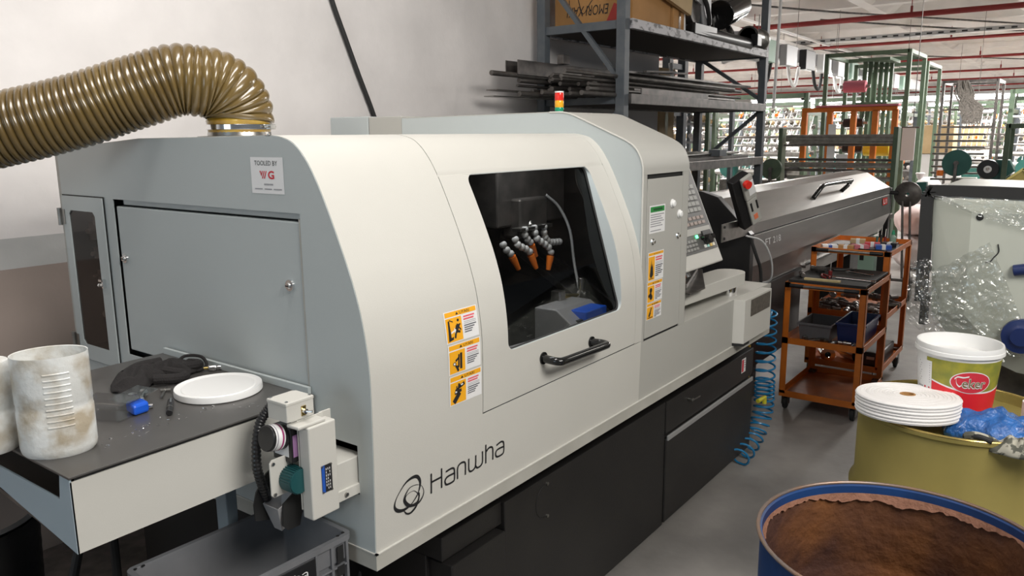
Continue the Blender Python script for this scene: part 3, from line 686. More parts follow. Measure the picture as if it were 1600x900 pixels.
MB().box(2.21, 2.41, 1.59, 1.63, 1.39, 1.402).cyl((2.31, 1.62, 1.40), (2.33, 1.66, 1.46), .012).build('hose_manifold', 'steel', lathe, bevel=.002)
MB().box(2.17, 2.60, 1.66, 1.95, 1.40, 1.66).box(2.25, 2.42, 1.62, 1.70, 1.36, 1.5).build('tool_post', 'darksteel', lathe, bevel=.008)
MB().tube(catmull([(2.47, 1.66, 1.50), (2.53, 1.64, 1.45), (2.56, 1.61, 1.36), (2.56, 1.59, 1.24), (2.535, 1.55, 1.135)], 6), .0055, 8).build('clear_air_line', 'locline', lathe, smooth=True)
MB().cyl((2.36, 1.52, 1.145), (2.50, 1.52, 1.12), .011, 14).build('threaded_pipe', 'brass', lathe, smooth=True)
MB().box(2.32, 2.36, 1.50, 1.54, 1.12, 1.17).box(2.50, 2.53, 1.50, 1.54, 1.10, 1.14).cyl((2.515, 1.53, 1.14), (2.515, 1.53, 1.19), .012).build('pipe_fitting', 'steel', lathe, bevel=.004)
pc = MB().prism([(1.36, 1.02), (1.36, 1.085), (1.43, 1.135), (1.52, 1.135), (1.52, 1.02)], 'x', 2.19, 2.42)
pc.build('parts_catcher', 'galv', lathe, bevel=.004)
MB().add([(2.215, 1.352, 1.04), (2.215, 1.352, 1.075), (2.215, 1.352, 1.06)], [(0, 1, 2)]).box(2.23, 2.40, 1.365, 1.425, 1.09, 1.098).xform(Matrix.Identity(4)).build('catcher_recess', 'dark', lathe)
MB().box(2.26, 2.40, 1.352, 1.42, 1.07, 1.125).build('catcher_pad', 'bluep', lathe, bevel=.004)
MB().box(2.187, 2.19, 1.37, 1.42, 1.035, 1.065).build('catcher_pad', 'bluep', lathe)
MB().bar((2.42, 1.36, 1.06), (2.66, 2.0, 1.30), .05, .03).bar((2.50, 1.36, 1.04), (2.78, 2.0, 1.27), .03, .02).bar((2.60, 1.36, 1.03), (2.88, 2.0, 1.24), .015, .04).build('way_cover', 'steel', lathe, bevel=.003)
MB().bar((1.78, 1.40, 1.03), (2.20, 1.95, 1.20), .10, .006).build('chip_chute', 'steel', lathe)
MB().prism([(1.85, 1.35), (1.98, 1.35), (2.0, 1.42), (1.88, 1.44)], 'z', 1.0, 1.07).build('clamp_block', 'galv', lathe, bevel=.005)
MB().prism([(1.66, 2.05), (2.0, 2.2), (2.9, 2.2), (2.9, 2.24), (1.66, 2.24)], 'z', 1.05, 1.3).build('guard_plate', 'darksteel', lathe)
ch = MB()
random.seed(3)
for k in range(60):
    x_, y_ = random.uniform(1.8, 2.45), random.uniform(1.36, 1.7); z_ = Z0c+.12*(y_-1.33)/.92+.006
    a = random.uniform(0, 6.28); L = random.uniform(.006, .022)
    ch.tube(catmull([(x_, y_, z_), (x_+L*math.cos(a), y_+L*math.sin(a), z_+.004), (x_+L*math.cos(a+1), y_+L*math.sin(a+1), z_+.006)], 3), .0016, 5)
o_ = ch.build('metal_chips', 'chrome', lathe); o_['kind'] = 'stuff'
lw_ = bpy.data.lights.new('chamber_lamp', 'AREA'); lw_.shape = 'RECTANGLE'; lw_.size = .5; lw_.size_y = .05; lw_.energy = 3.4; lw_.color = (.95, .98, 1)
lo_ = bpy.data.objects.new('chamber_lamp', lw_); COL.objects.link(lo_); lo_.location = (2.1, 1.56, 1.685); lo_.rotation_euler = (-.35, 0, 0)

# ---- black base
bs = MB()
bs.box(1.81, 2.953, 1.372, 2.65, .035, .600)
bs.box(1.53, 1.81, 1.385, 2.65, .525, .600).box(1.53, 1.81, 1.45, 2.65, .05, .525)
bs.build('base', 'base', lathe, bevel=.003)
MB().box(1.545, 1.800, 1.362, 1.46, .06, .512).build('base_drawer', 'base', lathe, bevel=.004)
MB().box(1.30, 3.98, 1.47, 2.62, .598, .685).build('base_neck', 'dark', lathe)
MB().box(1.30, 1.53, 1.75, 2.6, .05, .60).build('coolant_tank', 'dark', lathe)
b2 = MB().box(2.958, 4.02, 1.369, 2.65, .455, .600).box(2.97, 4.01, 1.385, 2.6, .42, .46)
b2.build('base_upper_box', 'base', lathe, bevel=.003)
MB().box(2.958, 4.02, 1.366, 2.65, .045, .432).build('base_tank_panel', 'base', lathe, bevel=.004)
MB().box(2.962, 4.00, 1.358, 1.367, .425, .447).build('pull_strip', mat('grey_satin_strip', (.30, .30, .30), .45), lathe, bevel=.002)
MB().box(1.85, 3.9, 1.45, 2.6, .01, .05).build('plinth', 'dark', lathe)
bl = Decal(lambda u, v, l: (u, 1.3680-l, v), lathe)
t_ = bl.rect(3.845, 3.905, .500, .575, 'lab', 0, 'notice_label', label='small white and red notice label on the black base')
bl.rects([(3.849, 3.875, .505, .570)], 'inkr', .0005, 'red_panel', t_); bl.rects([(3.879, 3.901, .56-.012*k, .564-.012*k) for k in range(4)], 'labt', .0005, 'small_print', t_)
MB().cyl((3.18, 1.369, .552), (3.18, 1.345, .552), .008).bar((3.18, 1.347, .552), (3.26, 1.347, .548), .008).build('latch', 'steel', lathe, bevel=.001)
for zc in (.575, .459): MB().cyl((2.045, 1.372, zc), (2.045, 1.366, zc), .006, 12).build('screw', 'steel', lathe, smooth=True)
MB().tube([(2.035-.055*math.sin(a), 1.371, .517+.058*math.cos(a)) for a in [k*PI/12 for k in range(13)]], .0012, 5).build('access_plate_edge', 'dark', lathe)
for fx, fy in ((2.72, 1.47), (1.62, 1.55), (3.90, 1.5), (2.72, 2.5), (3.9, 2.5)):
    MB().lathe([(0, 0), (.045, 0), (.045, .012), (.03, .02), (.018, .025), (.018, .05), (0, .05)], (fx, fy, 0), n=20).build('levelling_foot', 'base', lathe, smooth=True)

# ---- signal tower on the hood
sg = thing('signal_tower', 'small red amber green signal light on top of the lathe hood', 'signal light', (2.93, 1.9, 1.805))
MB().cyl((2.93, 1.9, 1.803), (2.93, 1.9, 1.822), .017).build('base', 'white', sg, smooth=True)
def lens(z0, z1, c, nm):
    MB().lathe([(0, z0), (.0185, z0), (.0195, z0+.003), (.0195, z1-.003), (.0185, z1), (0, z1)], (2.93, 1.9, 0), n=28).build(nm, c, sg, smooth=True)
lens(1.822, 1.838, mat('green_lens', (.01, .30, .16), .15), 'green_lens'); lens(1.838, 1.867, mat('amber_lens', (.85, .42, .02), .15), 'amber_lens'); lens(1.867, 1.900, 'redgloss', 'red_lens')
MB().cyl((2.93, 1.9, 1.900), (2.93, 1.9, 1.906), .0195, 28).build('cap', 'white', sg, smooth=True)
for bx, by in ((1.42, 1.9), (1.6, 2.3)): MB().cyl((bx, by, 1.722), (bx, by, 1.732), .007, 10).build('bolt', 'steel', lathe)

# ================================================================ amber extraction hose
dh = thing('extraction_hose', 'thick ribbed amber brown suction hose bending down onto the lathe roof', 'hose', (1.395, 2.0, 1.722))
DP = [(1.395, 2.0, 1.775), (1.396, 2.0, 1.785), (1.391, 2.0, 1.812), (1.374, 2.0, 1.848), (1.346, 2.01, 1.878), (1.307, 2.03, 1.890), (1.253, 2.07, 1.878), (1.186, 2.12, 1.852), (1.13, 2.17, 1.828), (1.066, 2.22, 1.800), (.979, 2.29, 1.769), (.907, 2.35, 1.747), (.836, 2.41, 1.726), (.70, 2.52, 1.69), (.55, 2.63, 1.66)]
DP = [(1.395, 2.0, 1.768), (1.3965, 2.0, 1.79), (1.388, 2.001, 1.818), (1.370, 2.005, 1.846), (1.340, 2.02, 1.868), (1.300, 2.04, 1.876)] + DP[6:]
raw = catmull(DP, 24); acc = [0]
for a, b in zip(raw, raw[1:]): acc.append(acc[-1]+(b-a).length)
TOT = acc[-1]; NS = 62*7
pts = []; rad = []; j = 0
for i in range(NS+1):
    s = TOT*i/NS
    while j < len(acc)-2 and acc[j+1] < s: j += 1
    t = (s-acc[j])/max(1e-9, acc[j+1]-acc[j]); pts.append(raw[j].lerp(raw[j+1], t))
    ph = (i % 7)/7.0
    rad.append(.0905+.0075*math.sin(PI*ph)**.7)
MB().tube(pts, rad, 56, cap=False).build('ribbed_hose', 'duct', dh, smooth=True, ang=70)
MB().lathe([(.082, -.046), (.086, -.040), (.087, -.020), (.084, -.016), (.088, -.008), (.090, .0), (.086, .008)], (1.395, 2.0, 1.768), n=48).build('hose_end', 'amber', dh, smooth=True)
cl = MB().lathe([(.0885, -.024), (.0905, -.024), (.0905, -.010), (.0885, -.010)], (1.395, 2.0, 1.768), n=48)
clo = cl.build('hose_clamp', 'chrome', dh, smooth=True, bevel=.0005)
ca = math.radians(-62); cx_, cy_ = 1.395+.096*math.cos(ca), 2.0+.096*math.sin(ca)
MB().obox((cx_, cy_, 1.751), (.014, .034, .014), Rz(ca)).cyl((cx_-.03, cy_-.015, 1.751), (cx_+.026, cy_+.014, 1.751), .0035, 10).build('clamp_screw', 'steel', clo, bevel=.001)
MB().lathe([(.075, 0), (.115, 0), (.115, .004), (.088, .006), (.084, .03), (.078, .03)], (1.395, 2.0, 1.7215), n=40).build('flange', 'steel', dh, smooth=True)
# cable against the wall
tag(MB().tube(catmull([(2.80, 3.27, 3.2), (2.86, 3.275, 2.55), (2.898, 3.28, 2.414), (2.97, 3.28, 2.25), (3.06, 3.28, 2.05), (3.16, 3.28, 1.838), (3.25, 3.28, 1.6), (3.3, 3.27, 1.2), (3.3, 3.27, 0.3)], 6), .013, 10).build('black_cable', 'rubber', smooth=True),
    'black cable hanging slantwise down the plaster wall behind the lathe', 'cable')

# ================================================================ side table bolted to the left end
TX0, TX1, TY0, TY1, TZ = .615, 1.192, 1.490, 2.16, 1.10
tb = thing('side_table', 'grey sheet-metal side table with dark top at the left end of the lathe', 'table', (.9, 1.8, .94))
MB().box(TX0-.004, TX1, TY0-.006, TY1, TZ-.005, TZ).build('table_top', 'tabletop', tb, bevel=.001)
MB().box(TX0, TX1, TY0, TY0+.003, .941, TZ-.013).build('front_panel', 'paint', tb)
MB().box(TX0+.01, TX1, TY0+.003, TY0+.01, TZ-.02, TZ-.004).build('gap_strip', 'rubber', tb)
sp = MB().prism([(TY0, .941), (TY0, TZ-.006), (1.528, TZ-.006), (1.5385, 1.041), (TY1, 1.038), (TY1, 1.03), (1.83, .990)], 'x', TX0-.001, TX0+.003)
sp.build('side_panel', mat('cool_shaded_table_coat', (0.36, 0.44, 0.49), .45), tb)  # bluish colour carries the cool dim light on the table's left side
MB().box(TX0+.003, TX1, TY0+.004, TY1, 1.012, 1.016).build('inner_shelf', mat('brown_grey_sheet', (.17, .15, .135), .5), tb)
MB().box(TX0+.003, TX1, TY1-.004, TY1, 1.01, TZ-.006).build('back_panel', 'paint_d', tb)
MB().box(TX1-.006, TX1+.004, 1.50, 2.15, TZ, TZ+.018).build('splash_lip', 'pale', tb, bevel=.001)
MB().prism([(TY0+.003, .941), (TY1, 1.0), (TY1, 1.01), (TY0+.003, .951)], 'x', TX0+.003, TX1).build('bottom_sheet', 'darksteel', tb)
for lx_, ly_ in ((1.04, 1.66),):
    MB().box(lx_, lx_+.032, ly_, ly_+.045, 0, 1.0).build('leg', mat('leg_blue_grey', (.30, .36, .40), .5), tb, bevel=.003)

def jug(name, label, cx, cy, r, h, open_top, ang):
    t = thing(name, label, 'container', (cx, cy, TZ), None)
    mb = MB(); pr = [(r*.90, 0), (r*.97, .006), (r, .016), (r*1.0, h*.45), (r*.985, h*.46), (r*.985, h*.52), (r, h*.53), (r, h-.012), (r*.995, h)]
    if open_top: pr += [(r*.97, h-.001), (r*.965, h-.02), (r*.955, .02), (0, .018)]
    else: pr += [(r*.9, h+.010), (r*.55, h+.014), (r*.5, h+.02), (0, h+.02)]
    mb.lathe([(0, 0)]+pr, (cx, cy, TZ), n=56, sx=1.0, sy=.82)
    mb.xform(Matrix.Translation((cx, cy, 0)) @ Matrix.Rotation(ang, 4, 'Z') @ Matrix.Translation((-cx, -cy, 0)))
    b = mb.build('body', 'whitedirty', t, smooth=True, ang=40)
    rb = MB(); n_ = 10
    for k in range(n_):
        zc = TZ+h*(.32+.058*k)
        P = []
        for q in range(7):
            a = math.radians(-128+6.5*q) - ang
            px_, py_ = r*1.0*math.cos(a), r*.82*math.sin(a)
            P.append(Vector((cx, cy, 0)) + Rz(ang) @ Vector((px_, py_, 0)) + Vector((0, 0, zc)))
        rb.tube(P, .0021, 6)
    rb.build('grip_ribs', 'whitedirty', b, smooth=True)
    return t
jug('cut_canister', 'open white canister stained grey, nearer and taller of the two on the side table', .668, 1.640, .070, .205, True, math.radians(-36))
jug('white_jerrycan', 'stained white jerrycan at the left photo edge behind the open canister', .575, 1.765, .068, .175, False, math.radians(-30))

# white bucket lid
ld = MB().lathe([(0, .006), (.086, .006), (.088, .004), (.096, .004), (.099, .006), (.1035, .008), (.1045, .004), (.105, -.006), (.103, -.008), (0, -.008)], (1.075, 1.705, TZ+.009), n=64)
tag(ld.build('bucket_lid', 'white', smooth=True), 'round white plastic bucket lid lying on the dark side table', 'lid')
# black work glove pair
def blob(name, m, c, prof, label, cat, seed, amp=.012, sub=2, group=None, parent=None):
    """crumpled cloth heap: a noisy dome over an outline"""
    rnd = random.Random(seed); n = 28; mb = MB(); rings = 8; vs = []; fs = []
    from mathutils import noise
    for i in range(rings+1):
        t = i/rings
        for k in range(n):
            a = 2*PI*k/n; rr = prof(a)*(1-t)**.55 if i < rings else 0
            x_, y_ = c[0]+rr*math.cos(a), c[1]+rr*math.sin(a)
            h = c[3]*math.sin(t*PI/2)**.7
            nz = noise.noise(Vector((x_*22+seed, y_*22, seed*1.3)))
            nr = noise.noise(Vector((x_*60+seed, y_*60, seed*2.3)))
            z_ = c[2]+max(0, h*(1+.55*nz)+amp*nr*(1 if i else 0)) + (.001 if i else 0)
            vs.append((x_+amp*nr*.6, y_+amp*nz*.6, z_))
    for i in range(rings):
        for k in range(n): k2 = (k+1) % n; fs.append((i*n+k, i*n+k2, (i+1)*n+k2, (i+1)*n+k))
    fs.append(tuple(reversed(range(n))))
    mb.add(vs, fs); o = mb.build(name, m, parent, smooth=True, sub=sub, ang=180)
    if label: tag(o, label, cat, group)
    return o
gv = thing('work_gloves', 'crumpled pair of black knit work gloves on the side table', 'gloves', (1.02, 1.93, TZ))
blob('glove_palm', 'glove', (.985, 1.925, TZ, .038), lambda a: .075*(1+.25*math.cos(2*(a-.5))+.15*math.cos(3*a)), None, None, 5, .016, parent=gv)
blob('glove_palm', 'glove', (1.085, 1.935, TZ, .034), lambda a: .062*(1+.3*math.cos(2*(a+.2))+.1*math.cos(5*a)), None, None, 9, .014, parent=gv)
for P in ([(1.0, 1.87, TZ+.02), (1.03, 1.85, TZ+.018), (1.065, 1.852, TZ+.012), (1.085, 1.87, TZ+.010)],
          [(1.10, 1.91, TZ+.02), (1.135, 1.90, TZ+.02), (1.158, 1.925, TZ+.014), (1.15, 1.96, TZ+.012)], [(1.05, 1.91, TZ+.024), (1.07, 1.885, TZ+.018), (1.10, 1.875, TZ+.01)], [(.97, 1.96, TZ+.024), (1.02, 1.98, TZ+.03), (1.08, 1.975, TZ+.03)]):
    MB().tube(catmull(P, 5), [.013]*(5*(len(P)-1)+1), 10).build('glove_finger', 'glove', gv, smooth=True)
MB().tube(catmull([(1.125, 1.90, TZ+.006), (1.16, 1.89, TZ+.012), (1.172, 1.93, TZ+.03), (1.14, 1.96, TZ+.034), (1.11, 1.94, TZ+.02)], 6, True), .0045, 8, closed=True).build('glove_cuff', 'glove', gv, smooth=True)
# clear blister pack with blue insert
bp_ = thing('blister_pack', 'clear plastic blister pack with blue insert and hang tab', 'packaging', (.83, 1.75, TZ))
R_ = Rz(math.radians(25))
MB().obox((.825, 1.755, TZ+.022), (.075, .115, .042), R_).build('clear_shell', 'clearp', bp_, bevel=.006)
MB().obox((.885, 1.755, TZ+.035), (.085, .07, .0012), Rz(math.radians(12)) @ Matrix.Rotation(-.12, 3, 'Y')).build('hang_tab', clear_mat('smoky_clear_tab', (.80, .82, .82), .12, .10), bp_)
MB().cyl((.885, 1.757, TZ+.0357), (.885, 1.757, TZ+.0365), .010, 20).build('hang_hole_rim', 'chrome', bp_, smooth=True)
MB().prism([(.855, 1.70), (.895, 1.705), (.90, 1.745), (.862, 1.75)], 'z', TZ+.001, TZ+.026).build('blue_insert', 'bluep', bp_, bevel=.006)
# tools
t = thing('hex_key', 'bent chrome hex key on the side table next to the blister pack', 'hex key', (.92, 1.76, TZ))
MB().tube(catmull([(.945, 1.83, TZ+.012), (.948, 1.815, TZ+.013), (.932, 1.80, TZ+.013), (.915, 1.775, TZ+.012), (.898, 1.735, TZ+.010)], 6), .0062, 10).build('shaft', 'chrome', t, smooth=True)
MB().cyl((.885, 1.74, TZ+.006), (.912, 1.722, TZ+.006), .0055, 10).build('cross_pin', 'chrome', t, smooth=True)
t = thing('pin_key', 'slim bright pin wrench lying against the black gloves', 'wrench', (.96, 1.80, TZ))
MB().cyl((.958, 1.765, TZ+.005), (1.005, 1.825, TZ+.006), .003, 8).build('shaft', 'steel', t, smooth=True)
MB().cyl((.985, 1.815, TZ+.006), (1.003, 1.800, TZ+.006), .0035, 8).build('cross_pin', 'steel', t, smooth=True)
t = thing('marker_pen', 'short black marker pen lying on the side table', 'pen', (.92, 1.67, TZ))
MB().cyl((.953, 1.715, TZ+.0075), (.905, 1.640, TZ+.0075), .0072, 14).build('barrel', 'black', t, smooth=True, bevel=.001)
MB().cyl((.922, 1.667, TZ+.0075), (.925, 1.672, TZ+.0075), .0076, 14).build('band', 'steel', t, smooth=True)
MB().bar((.950, 1.708, TZ+.0160), (.935, 1.684, TZ+.0160), .003, .002).build('clip', 'chrome', t)
t = thing('hose_fitting', 'small bright brass and chrome fitting behind the gloves', 'fitting', (1.17, 1.87, TZ))
MB().cyl((1.160, 1.880, TZ+.009), (1.176, 1.868, TZ+.009), .0085, 12).cyl((1.176, 1.868, TZ+.009), (1.186, 1.860, TZ+.009), .006, 12).build('body', 'chrome', t, smooth=True, bevel=.001)
MB().cyl((1.150, 1.888, TZ+.009), (1.161, 1.880, TZ+.009), .004, 10).build('stem', 'brass', t, smooth=True)
sw = MB(); random.seed(11)
for k in range(34):
    x_, y_ = random.choice([(.80, 1.60), (.86, 1.63), (.93, 1.58), (1.02, 1.56), (.74, 1.58), (.99, 1.62)]); x_ += random.gauss(0, .03); y_ += random.gauss(0, .02)
    if not (.63 < x_ < 1.17 and 1.50 < y_ < 2.1): continue
    a = random.uniform(0, 6.28); L = random.uniform(.002, .008)
    sw.tube(catmull([(x_, y_, TZ+.001), (x_+L*math.cos(a), y_+L*math.sin(a), TZ+.002), (x_+L*1.3*math.cos(a+.8), y_+L*1.3*math.sin(a+.8), TZ+.0015)], 3), .0007, 4)
tag(sw.build('metal_swarf', 'chrome'), 'fine bright metal chips scattered on the side table top', 'metal chips', kind='stuff')

# ================================================================ chip conveyor drive at the end panel
cc = thing('conveyor_drive', 'grey conveyor gearbox cover with switch box and motor beside the side table', 'motor unit', (1.05, 1.33, .80))
hv = MB().box(1.022, 1.098, 1.300, 1.335, .893, 1.108).build('chain_cover', 'paint', cc, bevel=.004, seg=3)
MB().box(1.022, 1.092, 1.336, 1.339, .91, 1.118).build('mounting_plate', 'paint', cc, bevel=.001)
MB().box(1.085, 1.118, 1.339, 1.343, .895, 1.118).build('back_plate', 'paint', cc, bevel=.001)
dcd = Decal(lambda u, v, l: (u, 1.2985-l, v), hv)
np_ = dcd.rect(1.050, 1.079, .948, 1.012, 'inkb', 0, 'rating_plate', label='blue and black rating plate with rivets')
dcd.rects([(1.050, 1.0585, .948, 1.012)], 'labb', .0004, 'blue_band', np_)
dcd.rects([(1.0615+.0050*c, 1.0632+.0050*c, .954+.0075*k, .959+.0075*k) for c in range(3) for k in range(7) if (c*3+k*5) % 7 not in (0,)], 'lab', .0006, 'small_print', np_)
for a_, b_ in ((1.052, 1.010), (1.077, 1.010), (1.052, .950), (1.077, .950)): MB().cyl((a_, 1.2985, b_), (a_, 1.2965, b_), .002, 10).build('rivet', 'steel', np_, smooth=True)
sb = MB().box(.992, 1.065, 1.330, 1.395, 1.122, 1.160).build('switch_box', 'paint', cc, bevel=.002)
MB().box(.991, 1.066, 1.329, 1.396, 1.158, 1.166).build('lid', 'paint', sb, bevel=.002)
for a_, b_ in ((.998, 1.336), (1.059, 1.336), (.998, 1.389), (1.059, 1.389)): MB().cyl((a_, b_, 1.166), (a_, b_, 1.168), .0035, 12).build('screw', 'chrome', sb, smooth=True)
MB().box(1.030, 1.042, 1.328, 1.3305, 1.128, 1.150).build('toggle_plate', 'brass', sb)
MB().cyl((1.036, 1.329, 1.139), (1.036, 1.320, 1.139), .0055, 12).tube([(1.036, 1.32, 1.139), (1.042, 1.308, 1.139)], [.0025, .0035], 10).build('toggle_lever', 'chrome', sb, smooth=True)
MB().box(1.00, 1.075, 1.305, 1.345, 1.108, 1.116).build('bracket', 'paint', cc, bevel=.003)
for a_ in (1.035, 1.062): MB().cyl((a_, 1.315, 1.108), (a_, 1.315, 1.112), .0045, 12).build('screw', 'steel', cc, smooth=True)
mt = MB().box(1.008, 1.040, 1.343, 1.408, 1.022, 1.100)
mt.build('motor_housing', 'black', cc, smooth=True, bevel=.002)
mo = MB().cyl((1.010, 1.375, 1.078), (.968, 1.375, 1.086), .0285, 28).build('motor_can', 'black', cc, smooth=True, bevel=.002)
def sleeve(xa, xb, m, nm, rr):
    MB().tube([(xa, 1.375, 1.078+(1.010-xa)*.19), (xb, 1.375, 1.078+(1.010-xb)*.19)], rr, 28, cap=False).build(nm, m, mo, smooth=True)
sleeve(.974, .998, 'lab', 'motor_sticker', .0290); sleeve(.990, .994, mat('magenta_print', (.35, .03, .16), .5), 'printed_band', .0294); sleeve(.977, .980, mat('grey_print', (.35, .35, .38), .5), 'printed_band', .0294)
MB().box(1.0068, 1.0076, 1.352, 1.400, 1.035, 1.085).build('gear_sticker', 'lab', cc)
MB().box(1.012, 1.036, 1.3418, 1.3424, 1.035, 1.085).build('gear_sticker', mat('violet_print', (.30, .16, .32), .5), cc)
# bearing plate and green gearbox below
MB().prism([(.966, .957), (.966, 1.030), (.973, 1.037), (1.05, 1.037), (1.05, .95), (.973, .95)], 'y', 1.365, 1.369).build('bearing_plate', 'paint', cc, bevel=.001)
GBX, GBZ = 1.014, .984
gm = MB().tube([(GBX, 1.364, GBZ), (GBX, 1.325, GBZ)], .027, 30)
for k in range(30):
    a = 2*PI*k/30; gm.bar((GBX+.027*math.cos(a), 1.364, GBZ+.027*math.sin(a)), (GBX+.027*math.cos(a), 1.327, GBZ+.027*math.sin(a)), .0022, .005)
gm.build('finned_gearbox', 'tgreen', cc, smooth=True, ang=30)
for a_, b_ in ((.974, .957), (.974, 1.028)): MB().cyl((a_, 1.365, b_), (a_, 1.362, b_), .004, 10).build('screw', 'steel', cc, smooth=True)
# chute
MB().prism([(.963, .918), (.964, .880), (1.002, .868), (1.039, .915), (1.027, .993), (1.0, .98), (.971, .945)], 'y', 1.428, 1.432).build('chute_side', 'dark', cc)
MB().prism([(1.045, .967), (1.033, .945), (.996, .924), (.992, .874), (1.005, .859), (1.037, .858), (1.050, .900), (1.050, .96)], 'y', 1.368, 1.372).build('chute_side', 'dark', cc)
MB().add([(.985, 1.374, .915), (1.04, 1.374, .935), (1.04, 1.426, .935), (.985, 1.426, .915), (1.000, 1.385, .855), (1.012, 1.385, .86), (1.012, 1.41, .86), (1.000, 1.41, .855)], [(0, 1, 5, 4), (1, 2, 6, 5), (2, 3, 7, 6), (3, 0, 4, 7)]).build('chute_throat', 'galv', cc, solid=.002)
# trough that enters the lathe
MB().box(1.095, 1.22, 1.350, 1.480, .880, .972).build('conveyor_trough', 'paint', cc, bevel=.002)
MB().box(1.095, 1.22, 1.344, 1.351, .880, .905).build('trough_flange', 'paint', cc, bevel=.001)
MB().cyl((1.155, 1.344, .893), (1.155, 1.339, .893), .005, 12).build('bolt', 'steel', cc, smooth=True)
# corrugated cable conduit
cp_ = catmull([(1.02, 1.40, 1.150), (1.005, 1.41, 1.135), (.988, 1.42, 1.105), (.975, 1.42, 1.06), (.972, 1.42, 1.007), (.982, 1.42, .962), (.998, 1.43, .92)], 22)
tag(MB().tube(cp_, [(.0095 if (i//2) % 2 else .0112) for i in range(len(cp_))], 16).build('corrugated_conduit', 'black', smooth=True, ang=60), 'black corrugated conduit curving out of the switch box', 'conduit')

# ================================================================ grey crate on its black stand
cr = thing('plastic_crate', 'grey stackable plastic crate catching chips below the conveyor drive', 'crate', (.978, 1.503, .56))
def crate(mb, L, W, H, wt, rim):
    """open box centred on the origin, base at z=0"""
    o = [(-L/2, -W/2), (L/2, -W/2), (L/2, W/2), (-L/2, W/2)]
    def ring(l, w, z, r=.022, n=5):
        P = []
        for (sx, sy, a0) in ((1, 1, 0), (-1, 1, 90), (-1, -1, 180), (1, -1, 270)):
            for k in range(n+1):
                a = math.radians(a0+90*k/n); P.append((sx*(l/2-r)+r*math.cos(a), sy*(w/2-r)+r*math.sin(a), z))
        return P
    R = [ring(L*.94, W*.92, 0), ring(L*.95, W*.94, H*.70), ring(L*.99, W*.985, H*.72), ring(L*.99, W*.985, H*.93), ring(L+rim, W+rim, H*.935), ring(L+rim, W+rim, H),
         ring(L-wt*3.4, W-wt*3.4, H, .012), ring(L-wt*4.2, W-wt*4.2, H-.006, .010), ring(L*.93-wt*2, W*.91-wt*2, wt, .008)]
    n = len(R[0]); v = [p for r in R for p in r]; f = [tuple(reversed(range(n)))]
    for i in range(len(R)-1):
        for k in range(n): f.append((i*n+k, i*n+(k+1) % n, (i+1)*n+(k+1) % n, (i+1)*n+k))
    f.append(tuple(range((len(R)-1)*n, len(R)*n))); mb.add(v, f)
CM = Matrix.Translation((.976, 1.503, .56)) @ Matrix.Rotation(math.radians(-2.0), 4, 'Z') @ Matrix.Diagonal((.905, .92, .733, 1))
mb = MB(); crate(mb, .46, .285, .30, .005, .010); mb.xform(CM)
cb_ = mb.build('body', 'greycrate', cr, smooth=True, ang=35)
rb = MB()
for k in range(5):
    x_ = -.17+.10*k
for x_ in (.115, .165, .214): rb.box(x_-.004, x_+.004, -.147, -.134, .03, .29)
for z_ in (.02, .20): rb.box(-.21, .215, -.147, -.134, z_-.003, z_+.003)
rb.xform(CM); rb.build('wall_ribs', 'greycrate', cb_, bevel=.001)
hl = MB()
for (a_, b_) in ((-.215, -.13), (.215, -.13), (.215, .13), (-.215, .13), (.195, -.133), (-.195, .13)): hl.cyl((a_, b_, .2995), (a_, b_, .3008), .0045, 12)
hl.box(.1795, .1995, -.1485, -.147, .215, .275).xform(CM); hl.build('rim_holes', 'dark', cb_)
MB().box(.178, .201, -.1489, -.1475, .170, .205).xform(CM).build('stacking_pocket', 'dark', cb_)
hp_ = MB().box(-.10, .108, -.150, -.1465, .12, .276).xform(CM).build('hand_grip_panel', 'black', cb_, bevel=.002)
cd_ = Decal(lambda u, v, l: tuple(CM @ Vector((u, -.1508-l, v))), cb_)
W2 = [[((a-1.397)*.46-.062, (b-.8138)*.58+.222) for a, b in L] for L in WORD]
cd_.strokes(W2, .0030, 'lab', 0, 'maker_lettering', smooth=4)
# stand
bsn = thing('crate_stand', 'black steel stand under the grey plastic crate', 'stand', (.98, 1.5, 0))
MB().box(.74, 1.194, 1.37, 1.64, .53, .558).build('shelf_plate', 'black', bsn, bevel=.003)
MB().prism([(.72, .49), (1.196, .49), (1.196, .67), (1.17, .61), (1.14, .58), (.72, .58)], 'y', 1.352, 1.358).build('front_flange', 'black', bsn)
for a_ in (.75, 1.16):
    for b_ in (1.375, 1.60): MB().box(a_, a_+.03, b_, b_+.03, 0, .53).build('leg', 'black', bsn, bevel=.003)
# black woven basket and low clutter at the lower left
wk = MB(); N_ = 60; ws = []
for i in range(25):
    z_ = .50*i/24
    for k in range(N_):
        a = 2*PI*k/N_; r_ = (.135+.015*(z_/.5))*(1+(.014 if (i+k//2) % 2 else -.006)); ws.append((.735+r_*math.cos(a)*1.25, 2.50+r_*math.sin(a)*1.25, z_+.15))
fs = [(i*N_+k, i*N_+(k+1) % N_, (i+1)*N_+(k+1) % N_, (i+1)*N_+k) for i in range(24) for k in range(N_)]
wk.add(ws, fs)
bk = thing('woven_bin', 'black woven bin standing under the side table at the left edge', 'bin', (.735, 2.5, 0))
wk.build('woven_wall', 'black', bk, smooth=True, ang=80)
MB().cyl((.735, 2.5, 0), (.735, 2.5, .40), .15, 30).build('base_tub', 'black', bk, smooth=True)
MB().lathe([(.182, .0), (.194, .012), (.182, .02), (.0, .0)], (.735, 2.5, .648), n=50).build('rim', 'black', bk, smooth=True)
pl = thing('metal_pallet', 'dark oily metal pallet on the floor below the side table', 'pallet', (1.4, 3.0, 0))
MB().box(.95, 1.9, 2.75, 3.25, .02, .10).build('deck', 'darksteel', pl, bevel=.004)
